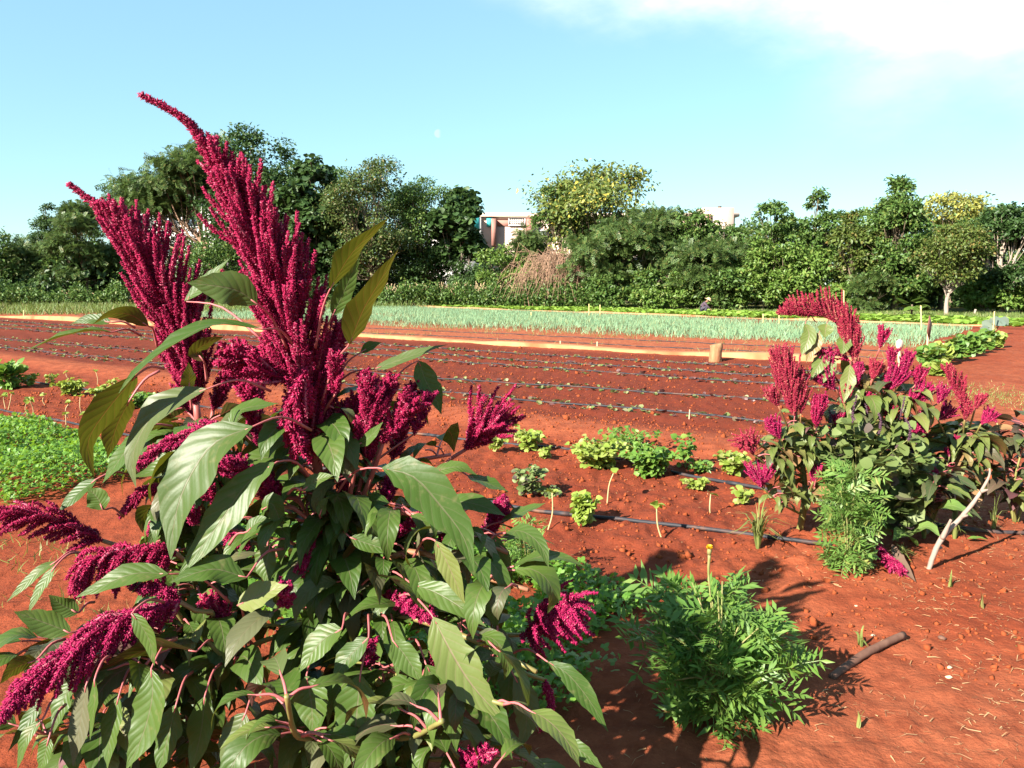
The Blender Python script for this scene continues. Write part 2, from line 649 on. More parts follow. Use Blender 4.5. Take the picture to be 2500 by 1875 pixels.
# ------------------------------------------------------------------ the ground: one sheet from underfoot to the horizon
def soil_material():
    m, nt = new_mat("red_soil")
    va = nt.nodes.new("ShaderNodeVertexColor")
    va.layer_name = "zone"
    s = nt.nodes.new("ShaderNodeSeparateColor")
    nt.links.new(va.outputs[0], s.inputs[0])
    moist, dry, green = s.outputs[0], s.outputs[1], s.outputs[2]
    g = nt.nodes.new("ShaderNodeNewGeometry")
    P = g.outputs["Position"]
    n1, n2, n3 = noise_tex(nt, 0.9, 5, 0.6, P), noise_tex(nt, 7.0, 5, 0.65, P), noise_tex(nt, 60.0, 3, 0.6, P)
    col = mix_col(nt, smooth_range(nt, n1, 0.35, 0.65), (0.240, 0.045, 0.017), (0.295, 0.064, 0.025))
    col = mix_col(nt, dry, col, (0.39, 0.120, 0.054))
    col = mix_col(nt, moist, col, (0.128, 0.021, 0.010))
    col = mix_col(nt, smooth_range(nt, n2, 0.40, 0.66, 0, 0.62), col, (0.150, 0.030, 0.012))
    col = mix_col(nt, smooth_range(nt, n3, 0.60, 0.78, 0, 0.35), col, (0.47, 0.19, 0.085))
    col = mix_col(nt, green, col, (0.085, 0.10, 0.030))
    h = math_node(nt, "ADD", math_node(nt, "MULTIPLY", noise_tex(nt, 22.0, 6, 0.7, P), 1.0), math_node(nt, "MULTIPLY", n3, 0.35))
    b = pbsdf(nt, col, 0.92, 0.12, bump(nt, h, 0.55, 0.03))
    finish(nt, b.outputs[0])
    return m


SOIL = soil_material()


SKEW = 0.21


def build_ground():
    th_f = np.radians(np.arange(-47, 47.01, 0.17))
    th_b = np.radians(np.arange(51, 310, 7.0))
    th = np.concatenate([th_f, th_b])                          # measured clockwise from +Y
    r = [0.6]
    while r[-1] < 95:
        r.append(r[-1] * 1.0075)
    while r[-1] < 9000:
        r.append(r[-1] * 1.35)
    r = np.array(r)
    RR, TT = np.meshgrid(r, th, indexing="ij")
    x, y = RR * np.sin(TT), RR * np.cos(TT)
    z = hgt(x, y)
    nr, nt_ = RR.shape
    i, j = np.meshgrid(np.arange(nr - 1), np.arange(nt_), indexing="ij")
    j2 = (j + 1) % nt_
    Q = np.stack([i * nt_ + j, i * nt_ + j2, (i + 1) * nt_ + j2, (i + 1) * nt_ + j], -1).reshape(-1, 4)
    k = np.arange(nt_)
    T = np.stack([np.full(nt_, nr * nt_), (k + 1) % nt_, k], 1)
    V = np.vstack([np.stack([x, y, z], -1).reshape(-1, 3), [[0, 0, 0]]])
    u, v = to_uv(V[:, 0], V[:, 1])
    w = fbm(V[:, 0] * 0.8, V[:, 1] * 0.8, 3, 50) * 0.7
    vf = v - SKEW * np.clip(-4 - u, 0, 60)                     # the far plots run slightly askew
    ww = fbm(V[:, 0] * 3, V[:, 1] * 3, 3, 60)
    inbed = np.clip((-2.4 - u + w) / 0.7, 0, 1)
    moist = bump01(v + w * 0.35, 8.0, 17.0, 0.35) * inbed * 0.85
    near = bump01(v + w, 3.4, 6.9, 0.6) * np.clip((-1.2 - u + w) / 0.6, 0, 1)
    moist = np.maximum(moist, near * (0.42 + 0.5 * ww))
    moist = np.maximum(moist, bump01(vf, 34.2, 36.4, 0.5) * (v > 33) * 0.6)
    moist = np.maximum(moist, np.clip(0.5 * w + 0.1, 0, 0.45) * (u > -1.6) * (v < 9))
    dry = bump01(v + w * 0.5, 6.8, 8.1, 0.4) * np.clip((-1.2 - u) / 1.0, 0, 1) * 0.35
    dry = np.maximum(dry, bump01(v + w * 0.5, 17.2, 24.0, 0.3) * np.clip((-3.0 - u) / 0.5, 0, 1) * (0.75 + 0.5 * ww))
    path = np.clip((u + 2.2 + w) / 0.8, 0, 1)
    dry = np.maximum(dry, path * np.clip(0.35 + 0.9 * w + 0.3 * ww, 0, 0.8))
    dry = np.maximum(dry, np.clip((vf - 36.0) / 1.0, 0, 1) * 0.5)
    green = np.clip((vf - 43.4 + w) / 1.5, 0, 1) * 0.9
    green = np.maximum(green, bump01(v, 23.5, 60, 0.5) * (vf < 34) * np.clip((-3.8 - u) / 0.5, 0, 1) * 0.25)
    col = np.stack([np.clip(moist, 0, 1), np.clip(dry, 0, 1), np.clip(green, 0, 1), np.ones(len(V))], 1)
    mb = MB()
    mb.add(V, Q, T)
    o = mb.obj("ground", SOIL, color=col)
    o["kind"] = "structure"


build_ground()

# ------------------------------------------------------------------ kerbs
M_KERB = rough_mat("kerb_concrete", (0.40, 0.185, 0.080), (0.48, 0.245, 0.115), 2.2, 0.9, 0.4, 0.02, cc=(0.33, 0.10, 0.04))


def kerb(name, u0, u1, v0, v1, h, label):
    mb = MB()
    rng = np.random.default_rng(int(v0 * 10))
    n = int((u1 - u0) / 0.9) + 1
    us = np.linspace(u0, u1, n)
    wob = 0.03 * np.cumsum(rng.standard_normal(n)) / 3
    hh = h * (1 + 0.22 * np.clip(np.convolve(rng.standard_normal(n), np.ones(3) / 2, 'same'), -2, 1.5)) * np.clip(0.85 + 1.5 * fbm(us * 0.23, us * 0 + v0, 3, 8), 0.35, 1.15)
    prof = [(v0, -0.1), (v0 + 0.01, 0.97), (v0 + 0.03, 1.0), (v1 - 0.03, 1.0), (v1 - 0.01, 0.97), (v1, -0.1)]
    V = []
    for k in range(n):
        for pv, ph in prof:
            x, y = row_xy(us[k], pv + wob[k] + (SKEW * max(-4 - us[k], 0) if v0 > 30 else 0))
            V.append([x, y, ph * hh[k] if ph > 0 else ph])
    m = len(prof)
    Q = [[k * m + j, k * m + j + 1, (k + 1) * m + j + 1, (k + 1) * m + j] for k in range(n - 1) for j in range(m - 1)]
    Q += [[0, 1, 2, 3], [(n - 1) * m + 3, (n - 1) * m + 2, (n - 1) * m + 1, (n - 1) * m]]
    Q += [[0, 3, 4, 5], [(n - 1) * m + 5, (n - 1) * m + 4, (n - 1) * m + 3, (n - 1) * m]]
    mb.add(np.array(V), Q)
    x, y = row_xy(u1, v0)
    return tag(mb.obj(name, M_KERB, origin=(float(x), float(y), 0), smooth=False), label, "kerb")


kerb("garden_kerb", -62, -4.0, 17.10, 17.50, 0.135, "long orange earth-stained concrete kerb edging the dark beet bed")
kerb("garden_kerb", -46, -3.6, 36.3, 36.6, 0.10, "far orange kerb along the front of the lettuce rows")

# weathered stump standing against the near kerb
M_STUMP = rough_mat("weathered_stump", (0.26, 0.13, 0.06), (0.40, 0.24, 0.125), 9.0, 0.9, 0.8, 0.03, cc=(0.22, 0.07, 0.03), stretch=(1, 1, 0.35))
p = base_at(1747, 880)
rng = np.random.default_rng(5)
mb = MB()
hS = 0.40
zz = np.array([0, 0.05, 0.14, 0.24, 0.33, 0.385, hS])
tube(mb, np.stack([np.full(7, p[0]) + 0.006 * rng.standard_normal(7), np.full(7, p[1]), p[2] + zz - 0.02], 1), [0.152, 0.142, 0.130, 0.127, 0.132, 0.135, 0.126], 22, 0, None, 0.045, rng)
o = mb.obj("stump", [M_STUMP], origin=p)
tag(o, "short weathered block of stump standing at the kerb of the beet bed", "stump")

# ------------------------------------------------------------------ hoses
M_HOSE, _nt = new_mat("black_hose")
_n = noise_tex(_nt, 5.0, 3, 0.6, object_coord(_nt))
_c = mix_col(_nt, smooth_range(_nt, _n, 0.50, 0.72, 0, 0.8), (0.028, 0.028, 0.034), (0.20, 0.085, 0.045))
finish(_nt, pbsdf(_nt, _c, 0.6, 0.25).outputs[0])


def hose(pts, r, label, seed, wob=0.02, group="drip hoses laid along the beds"):
    rng = np.random.default_rng(seed)
    P = np.array([[a, b, 0] for a, b in pts], float)
    L = np.linalg.norm(np.diff(P, axis=0), axis=1).sum()
    n = max(int(L / 0.12), 20)
    C = crm(P, n)
    k = np.linspace(0, L, n)
    off = sum(wob * rng.uniform(0.4, 1) * np.sin(k * f + rng.uniform(0, 6)) for f in (0.55, 1.3, 2.4))
    T = np.gradient(C, axis=0)
    nn = unit(np.stack([-T[:, 1], T[:, 0], 0 * k], 1))
    C = C + nn * off[:, None]
    h = np.convolve(np.pad(hgt(C[:, 0], C[:, 1]), 2, mode="edge"), np.ones(5) / 5, "valid")
    C[:, 2] = h + r * 0.95
    mb = MB()
    tube(mb, C, [r], 7)
    # emitters: small collars now and then along the hose
    for q in range(8, n - 8, 14):
        tube(mb, C[q:q + 2], [r * 1.25], 7)
    return tag(mb.obj("drip_hose", M_HOSE, origin=C[0]), label, "hose", group)


def px_path(pts):
    return [tuple(ground_at(a, b)) for a, b in pts]


hose(px_path([(-400, 925), (0, 1005), (205, 1047), (700, 1135), (1160, 1222), (1420, 1268), (1700, 1303), (2030, 1345)]), 0.0135,
     "black drip hose lying closest to the parsley, running past a pale basil plant", 1)
hose(px_path([(-400, 880), (0, 925), (330, 972), (760, 1035), (1240, 1088), (1400, 1107), (1690, 1170), (1890, 1215), (2120, 1262), (2380, 1304), (2520, 1312), (2900, 1330)]), 0.0135,
     "black drip hose threading through the clumps of bean plants", 2)
NAMES = ["first black drip hose of the beet bed, beside the bare earth strip", "second black drip hose counted from the bare earth strip across the beet bed",
         "middle one of the five drip hoses crossing the dark beet bed", "fourth drip hose across the beet bed, next but one to the kerb",
         "drip hose of the beet bed closest to its concrete kerb"]
for k, dv in enumerate(DRIPS):
    slope = (0.06, 0.10, 0.0, 0.0, 0.0)[k]
    hose([tuple(row_xy(u, dv + slope * np.clip(u + 5, -4, 4))) for u in (-52, -35, -20, -12, -8, -5, -2.6)], 0.0125, NAMES[k], 10 + k, 0.05)
hose([tuple(row_xy(u, 18.9)) for u in (-45, -25, -8, -3.4)], 0.012, "thin drip hose on the pale dry strip behind the kerb", 20, 0.05)
hose([tuple(row_xy(u, 20.9)) for u in (-45, -25, -8, -3.4)], 0.012, "thin drip hose on the dry strip, closer to the onion bed", 21, 0.05)

# ------------------------------------------------------------------ amaranth: leaves, plumes, whole plants
def big_leaf(mb, ctrl, width, nrm, rng, mi=0, nl=13, nw=8, fold=0.16, wavy=0.05, chew=0.0):
    """One broad leaf: midrib through ctrl (base to tip), upper face towards nrm."""
    P = crm(ctrl, nl + 1)
    T = unit(np.gradient(P, axis=0))
    n0 = np.broadcast_to(np.asarray(nrm, float), T.shape)
    n = unit(n0 - T * np.sum(n0 * T, 1, keepdims=True))
    S = np.cross(T, n)
    t = np.linspace(0, 1, nl + 1)
    w = np.sin(np.pi * t ** rng.uniform(0.70, 0.82)) * (1 - 0.25 * t ** 5)
    w = np.clip(w, 0.015, None) * width / 2
    x = np.linspace(-1, 1, nw + 1)
    ph, fr = rng.uniform(0, 6, 4), rng.uniform(4, 8, 2)
    L = np.linalg.norm(np.diff(P, axis=0), axis=1).sum()
    edge = 1 + 0.05 * rng.standard_normal((nl + 1, 2)) + 0.04 * np.sin(t[:, None] * fr[None] * 5 + ph[None, :2])
    if chew:
        edge -= chew * (rng.random((nl + 1, 2)) < 0.35) * rng.uniform(0.4, 1, (nl + 1, 2))
    xs = x[None] * np.where(x[None] < 0, edge[:, :1], edge[:, 1:]) ** np.abs(x[None])
    curl = fold * np.abs(xs) ** 1.4
    und = wavy * np.abs(xs) ** 2 * np.sin(t[:, None] * fr[0] * 2.2 + ph[2] + np.where(x[None] < 0, 0, 1.7)) * 2.2
    tw = 0.25 * math.sin(ph[3]) * (t - 0.3)[:, None] * xs
    V = P[:, None] + S[:, None] * (xs * w[:, None])[..., None] + n[:, None] * ((curl + und + tw) * w[:, None])[..., None]
    i, j = np.meshgrid(np.arange(nl), np.arange(nw), indexing="ij")
    m = nw + 1
    Q = np.stack([i * m + j, i * m + j + 1, (i + 1) * m + j + 1, (i + 1) * m + j], -1).reshape(-1, 4)
    uv = np.stack([np.tile(x * 0.5 + 0.5, nl + 1), np.repeat(t, m)], 1)
    mb.add(V.reshape(-1, 3), Q, None, uv, mi)
    return L


UP = np.array([0, 0, 1.0])
GOLD = 2.399963


def plume(mb, axis, prof, n, rng, spike_r=0.008, opening=0.9, up=0.6, dens=900, floret=0.0042, axis_r=0.006, bend=None, mi=0, n_ax=40, sag=0.0):
    """A flower plume: a curved axis set with spikelets, each one a rod of tiny bracts."""
    A = crm(axis, n_ax)
    T, E1, E2 = frames(A)
    tube(mb, A, [axis_r, axis_r * 0.8, axis_r * 0.4], 6, mi)
    ps, pl = zip(*prof)
    P, S = [], []
    ss = np.linspace(0, 1, n) + rng.uniform(-0.4, 0.4, n) / n
    ss = np.clip(ss, 0, 0.999)
    for k, s in enumerate(ss):
        f = s * (n_ax - 1)
        i = int(f)
        b = A[i] + (A[min(i + 1, n_ax - 1)] - A[i]) * (f - i)
        az = GOLD * k + rng.uniform(-0.5, 0.5)
        rad = math.cos(az) * E1[i] + math.sin(az) * E2[i]
        L = float(np.interp(s, ps, pl)) * rng.uniform(0.62, 1.15)
        d = unit(rad * opening * rng.uniform(0.7, 1.2) + T[i] * 1.0)
        spike_k = rng.uniform(0.75, 1.2)
        m = 6
        pts = [b]
        tgt = UP * up - UP * sag
        if bend is not None:
            tgt = tgt + np.asarray(bend)
        for q in range(m):
            d = unit(d + tgt * (0.30 if sag == 0 else 0.45) + 0.05 * rng.standard_normal(3))
            pts.append(pts[-1] + d * L / m)
        pts = np.array(pts)
        tube(mb, pts, [spike_r * 0.55, spike_r * 0.55, spike_r * 0.30], 5, mi)
        c = max(int(L * dens), 6)
        uu = rng.random(c)
        ff = uu * m
        ii = np.minimum(ff.astype(int), m - 1)
        q = pts[ii] + (pts[ii + 1] - pts[ii]) * (ff - ii)[:, None]
        rr = spike_r * np.minimum(1.0, 1.6 * (1 - uu) + 0.30) * np.minimum(1.0, 0.6 + 4 * uu)
        dl = unit(pts[ii + 1] - pts[ii])
        rd = rdir(rng, c)
        rd = unit(rd - dl * np.sum(rd * dl, 1, keepdims=True) * 0.8)
        P.append(q + rd * rr[:, None] * rng.uniform(0.60, 1.30, (c, 1)) * spike_k)
        S.append(np.stack([rd + dl * 0.7, dl], 1))
    P = np.concatenate(P)
    S = np.concatenate(S)
    sz = floret * rng.uniform(0.6, 1.3, len(P))
    mb.scatter(OCTA, orient(S[:, 0], S[:, 1] + 0.3 * rdir(rng, len(P)), np.stack([sz * 0.58, sz * 1.2, sz * 0.58], 1)), P, mi)


LEAF_A = leaf_mat("amaranth_leaf", (0.045, 0.092, 0.014), (0.078, 0.130, 0.025), ((0.055, 0.055, 0.012), (0.075, 0.045, 0.014)), 0.24, (0.19, 0.21, 0.012), 0.42, 0.22, 9,
                  (0.15, 0.13, 0.075), cc=(0.12, 0.12, 0.065), blotch=(0.15, 0.15, 0.055))
LEAF_P = leaf_mat("purplish_amaranth_leaf", (0.055, 0.088, 0.028), (0.085, 0.090, 0.040), ((0.08, 0.035, 0.03), (0.08, 0.05, 0.025)), 0.22, (0.16, 0.10, 0.03), 0.48, 0.3, 8, (0.20, 0.10, 0.09),
                  cc=(0.15, 0.055, 0.06))
LEAF_Y = leaf_mat("yellowing_amaranth_leaf", (0.115, 0.165, 0.034), (0.180, 0.205, 0.055), ((0.09, 0.075, 0.02), (0.10, 0.06, 0.02)), 0.25, (0.25, 0.24, 0.03), 0.45, 0.32, 9, (0.26, 0.16, 0.12),
                  cc=(0.32, 0.18, 0.08))
PLUME_M = floret_mat("crimson_plume", (0.210, 0.004, 0.040), (0.530, 0.016, 0.100), (0.66, 0.18, 0.26))
PLUME_B = floret_mat("bright_crimson_plume", (0.24, 0.005, 0.050), (0.53, 0.018, 0.125), (0.65, 0.18, 0.24))
PLUME_S = floret_mat("faded_red_plume", (0.29, 0.014, 0.048), (0.45, 0.040, 0.075), (0.62, 0.24, 0.17))
STEM_A = stem_mat("amaranth_stem", (0.20, 0.19, 0.055), (0.36, 0.09, 0.075), 0.55, 1.10)
PETIOLE = stem_mat("pink_leaf_stalk", (0.34, 0.15, 0.085), (0.44, 0.12, 0.12), -0.2, 0.3)


def poly_at(P, f):
    s = np.concatenate([[0], np.cumsum(np.linalg.norm(np.diff(P, axis=0), axis=1))])
    w = f * s[-1]
    return np.array([np.interp(w, s, P[:, i]) for i in range(3)])


class Amaranth:
    """A plant: stems first, then plumes and leaves hung on them; small leaves beyond the first hundred share one foliage mesh."""

    def __init__(self, loc, label, seed, leafm, group, max_leaves=100, cat="amaranth"):
        self.root = thing("amaranth_plant", loc, label, cat, group)
        self.rng = np.random.default_rng(seed)
        self.leafm, self.maxl, self.nl = leafm, max_leaves, 0
        self.stems = MB()
        self.lines = []
        self.fill = []
        self.stalks = MB()

    def stem(self, pts, r0, r1, leafy=(0.15, 0.95), weight=1.0, sides=8):
        C = crm(pts, max(8, int(np.linalg.norm(np.diff(np.asarray(pts), axis=0), axis=1).sum() / 0.05)))
        R = np.linspace(r0, r1, len(C)) * (1 + 0.05 * self.rng.standard_normal(len(C)))
        tube(self.stems, C, R, sides)
        self.lines.append((C, leafy, weight))
        return C

    def nearest_stem(self, p, drop=0.0):
        best = None
        for C, _, _ in self.lines[:self.main]:
            q = C[np.argmin(np.linalg.norm((C - p) * [1, 1, 1.0] + [0, 0, drop], axis=1))]
            d = np.linalg.norm(q - p)
            if best is None or d < best[0]:
                best = (d, q)
        return best[1]

    def leaf(self, ctrl, width, nrm, petiole=None, mat=None, chew=0.0, fold=0.16, wavy=0.05):
        ctrl = np.asarray(ctrl, float)
        one = self.nl < self.maxl
        mb = MB()
        big_leaf(mb, ctrl, width, nrm, self.rng, 0, 13, 8, fold, wavy, chew)
        if petiole is not None:
            q, p = np.asarray(petiole, float), ctrl[0]
            d = np.linalg.norm(p - q)
            mid = (p + q) / 2 + np.array([0, 0, 0.14 * d])
            tp = unit(ctrl[1] - ctrl[0])
            tube(mb, [q, mid, p, p + tp * 0.02], [0.0042, 0.0034, 0.0028, 0.0018], 6, 1, n=9)
        o = mb.obj("leaf", [mat or self.leafm, PETIOLE], self.root)
        self.nl += 1
        return o

    def grow(self, n, size, region=None, side=None, parts=0, droop=(0.5, 1.2), pet=(0.25, 0.5), rim=None):
        """n leaves hung along the stems, pointing outwards and drooping."""
        rng = self.rng
        w = np.array([np.linalg.norm(np.diff(C, axis=0), axis=1).sum() * wt for C, _, wt in self.lines])
        w = w / w.sum()
        made = []
        tries = 0
        while len(made) < n and tries < n * 20:
            tries += 1
            C, lf, _ = self.lines[rng.choice(len(self.lines), p=w)]
            b = poly_at(C, rng.uniform(*lf))
            az = rng.uniform(0, 2 * np.pi)
            if side is not None and rng.random() < side[1]:
                az = side[0] + rng.normal(0, 0.8)
            out = np.array([math.cos(az), math.sin(az), 0])
            L = size * rng.uniform(0.55, 1.25)
            pl = L * rng.uniform(*pet)
            a0 = rng.uniform(0.1, 0.7)
            dr = rng.uniform(*droop)
            a = b + (out * math.cos(a0) + UP * math.sin(a0)) * pl
            pts, ang = [a], a0 - 0.2
            for q in range(4):
                pts.append(pts[-1] + (out * math.cos(ang) + UP * math.sin(ang)) * L / 4)
                ang -= dr * 0.55
            pts = np.array(pts)
            if np.hypot(pts[2][0], pts[2][1]) < 1.72 or (region is not None and not region(pts[2])):
                continue
            sidev = np.cross(out, UP)
            nrm = np.cross(sidev, unit(pts[4] - pts[0])) + sidev * rng.normal(0, 0.35)
            made.append((b, pts, L * rng.uniform(0.29, 0.43), nrm))
        made.sort(key=lambda k: np.hypot(k[1][2][0], k[1][2][1]))
        rest = MB()
        for k, (b, pts, wd, nrm) in enumerate(made):
            if k < parts and self.nl < self.maxl:
                self.leaf(pts, wd, nrm, b, self.leafm if rng.random() < 0.68 else (LEAF_P, LEAF_Y)[int(rng.integers(0, 2))], 0.0 if rng.random() < 0.7 else 0.18)
            else:
                big_leaf(rest, pts, wd, nrm, rng, 0, 9, 6)
                tube(rest, [b, (b + pts[0]) / 2 + UP * 0.01, pts[0]], [0.0036, 0.0026], 4, 1, n=5, cap=False)
        if rest.n:
            o = rest.obj("foliage", [self.leafm, PETIOLE], self.root)
            o["kind"] = "stuff"

    def plume(self, axis, prof, n, mat=PLUME_M, **kw):
        mb = MB()
        plume(mb, axis, prof, n, self.rng, **kw)
        return mb.obj("plume", [mat], self.root)

    def done(self):
        self.stems.obj("stem", [STEM_A], self.root)


def pts3(L, Y):
    """Photo pixels with a distance each -> points of the place. Y: one distance, (first, last), or one per point."""
    n = len(L)
    Y = [Y] * n if np.isscalar(Y) else (list(np.linspace(Y[0], Y[1], n)) if len(Y) == 2 and n != 2 else list(Y))
    return np.array([at(a, b, y) for (a, b), y in zip(L, Y)])


NEAR = "crimson amaranth plants beside the parsley bed"

# ---- the tall plant
base = np.array([-0.52, 2.36, 0.0])
A = Amaranth((base[0], base[1], gz(base[0], base[1])), "tallest crimson amaranth, its huge plume leaning into the sky over long drooping leaves", 11, LEAF_A, NEAR, 100)
rng = A.rng
trunk = A.stem([base + [0.02, 0, -0.05], at(812, 1650, 2.35), at(808, 1420, 2.34), at(792, 1250, 2.32), at(772, 1120, 2.30), at(752, 980, 2.28)], 0.026, 0.014, (0.2, 0.97), 5.0, 12)
A.main = 1
plume_axis = pts3([(770, 1110), (748, 960), (712, 810), (655, 640), (578, 490), (497, 350), (440, 286), (345, 233)], (2.28, 2.12))
A.plume(plume_axis, [(0, 0.12), (0.08, 0.20), (0.30, 0.255), (0.5, 0.21), (0.66, 0.135), (0.76, 0.075), (0.84, 0.024), (1.0, 0.008)], 370, spike_r=0.0068, opening=0.85, up=0.42, dens=2100, floret=0.0030, axis_r=0.009, n_ax=60)
# a skirt of hanging spikelets at the foot of the big plume
A.plume(pts3([(748, 900), (715, 1010), (730, 1080)], 2.16), [(0, 0.11), (1, 0.07)], 50, spike_r=0.009, opening=1.0, sag=0.5, up=0, dens=1000)
A.plume(pts3([(700, 930), (610, 890), (560, 870)], (2.24, 2.18)), [(0, 0.13), (1, 0.05)], 60, PLUME_M, spike_r=0.009, opening=0.8, up=0.1, dens=1000)
A.plume(pts3([(640, 1010), (600, 940), (585, 850)], 2.5), [(0, 0.08), (0.6, 0.09), (1, 0.03)], 55, spike_r=0.009, opening=0.9, up=0.3, dens=900)
A.plume(pts3([(790, 1060), (800, 940), (830, 800)], 2.36), [(0, 0.10), (0.5, 0.12), (1, 0.04)], 55, spike_r=0.009, opening=0.75, up=0.4, dens=950)


def branch(plant, start, pts, Y, r=(0.010, 0.006), leafy=(0.25, 0.9), wt=1.0):
    P = pts3(pts, Y)
    C = plant.lines[0][0]
    b = poly_at(C, start)
    return plant.stem(np.vstack([b, P]), r[0], r[1], leafy, wt, 7)


# side plumes: (where on the trunk it leaves, branch path, plume axis, distances, profile, count, settings)
SIDE = [
    (0.62, [(860, 1240), (895, 1130)], [(895, 1130), (915, 1030), (955, 930)], (2.30, 2.30), [(0, 0.06), (0.5, 0.09), (1, 0.03)], 62, dict(opening=0.95, up=0.45)),
    (0.62, [(900, 1230), (960, 1120)], [(960, 1120), (985, 1030), (1010, 945)], (2.5, 2.5), [(0, 0.05), (0.5, 0.075), (1, 0.03)], 46, dict(opening=0.95, up=0.3)),
    (0.60, [(860, 1180)], [(870, 1090), (905, 1000), (890, 920)], (2.22, 2.2), [(0, 0.05), (0.5, 0.085), (1, 0.03)], 40, dict(opening=1.0, up=0.3)),
    (0.60, [(900, 1180)], [(935, 1080), (985, 1010), (1005, 985)], (2.25, 2.2), [(0, 0.05), (1, 0.06)], 34, dict(opening=1.1, up=0.2)),
    (0.62, [(850, 1150)], [(850, 1130), (840, 1050), (870, 980)], (2.3, 2.3), [(0, 0.06), (0.5, 0.09), (1, 0.04)], 44, dict(opening=0.9, up=0.4)),
    (0.55, [(930, 1290), (1090, 1130)], [(1140, 1095), (1172, 1058), (1205, 1040)], (2.45, 2.35), [(0, 0.10), (0.6, 0.17), (1, 0.10)], 28, dict(opening=1.0, up=0.30, bend=(0.25, 0, 0.0), spike_r=0.0075)),
    (0.50, [(960, 1350), (1120, 1330)], [(1180, 1320), (1208, 1275), (1232, 1230)], (2.4, 2.3), [(0, 0.05), (0.5, 0.065), (1, 0.03)], 34, dict(opening=0.9, up=0.5)),
    (0.45, [(880, 1390), (945, 1325)], [(945, 1325), (1000, 1280), (1045, 1258)], (2.26, 2.2), [(0, 0.03), (1, 0.045)], 20, dict(opening=0.9, up=0.3)),
    (0.42, [(960, 1440), (1180, 1540)], [(1285, 1550), (1330, 1500), (1395, 1478)], (2.25, 2.05), [(0, 0.09), (0.6, 0.125), (1, 0.09)], 40, dict(opening=1.1, sag=0.38, up=0.0, bend=(0.35, 0, 0), spike_r=0.0066)),
    (0.42, [(860, 1430), (930, 1450)], [(940, 1452), (990, 1478), (1050, 1512)], (2.18, 2.0), [(0, 0.04), (0.5, 0.055), (1, 0.03)], 30, dict(opening=0.9, up=0.15)),
    (0.55, [(800, 1290), (790, 1300)], [(795, 1302), (762, 1322), (738, 1372)], (2.26, 2.12), [(0, 0.06), (1, 0.04)], 36, dict(opening=0.8, sag=0.6, up=0)),
    (0.60, [(740, 1235), (700, 1210)], [(700, 1215), (610, 1160), (525, 1130)], (2.25, 2.2), [(0, 0.05), (0.5, 0.07), (1, 0.045)], 55, dict(opening=0.95, up=0.25)),
    (0.60, [(745, 1260), (690, 1235)], [(680, 1235), (650, 1190), (640, 1160)], (2.2, 2.15), [(0, 0.06), (1, 0.04)], 30, dict(opening=0.9, up=0.1)),
    (0.38, [(980, 1700), (1120, 1850)], [(1135, 1868), (1160, 1850), (1190, 1838)], (2.0, 1.85), [(0, 0.05), (1, 0.04)], 26, dict(opening=1.0, up=0.2)),
    (0.25, [(700, 1560), (560, 1600)], [(330, 1640), (280, 1655), (235, 1690)], (2.3, 2.4), [(0, 0.05), (1, 0.04)], 26, dict(opening=0.9, sag=0.3, up=0)),
    (0.55, [(640, 1330), (600, 1340)], [(610, 1340), (580, 1320), (560, 1322)], (2.4, 2.4), [(0, 0.05), (1, 0.03)], 20, dict(opening=0.9, up=0.1)),
    (0.40, [(1100, 1480), (1240, 1620)], [(1330, 1660), (1345, 1720), (1320, 1770)], (2.3, 2.25), [(0, 0.035), (1, 0.025)], 26, dict(opening=0.8, sag=0.5, up=0)),
]
for st, bp, ax, Y, prof, cnt, kw in SIDE:
    branch(A, st, bp + [ax[0]], (Y[0] + 0.02, Y[0]), wt=0.7)
    opts = dict(spike_r=0.0068, dens=1950, floret=0.0029, axis_r=0.004)
    opts.update(kw)
    bright = ax[0][0] > 900 and ax[0][1] > 1300 or ax[0][0] < 720
    A.plume(pts3(ax, Y), prof, int(cnt * 1.5), PLUME_B if bright else PLUME_M, **opts)
for k, (px, py, Y) in enumerate([(560, 1250, 2.25), (640, 1090, 2.3), (850, 1240, 2.3), (930, 1240, 2.35), (1075, 1330, 2.3), (700, 1480, 2.05), (560, 1520, 2.1), (900, 1620, 2.05), (1060, 1640, 2.05), (480, 1280, 2.2), (820, 960, 2.2), (1010, 1060, 2.45)]):
    a0 = at(px, py, Y)
    C = A.lines[0][0]
    q = C[np.argmin(np.linalg.norm(C - (a0 - UP * 0.15), axis=1))]
    A.stem([q, (q + a0) / 2 + UP * 0.01, a0], 0.006, 0.003, (0.3, 0.9), 0.2, 5)
    o_ = unit(a0 - q) * 0.06 + UP * 0.05 + 0.02 * rng.standard_normal(3)
    A.plume([a0, a0 + o_ * 0.6 + UP * 0.01, a0 + o_], [(0, 0.04), (0.5, 0.055), (1, 0.03)], 24, PLUME_B if k % 2 else PLUME_M, spike_r=0.0062, dens=1900, floret=0.0029, axis_r=0.003, opening=1.1, up=0.3)
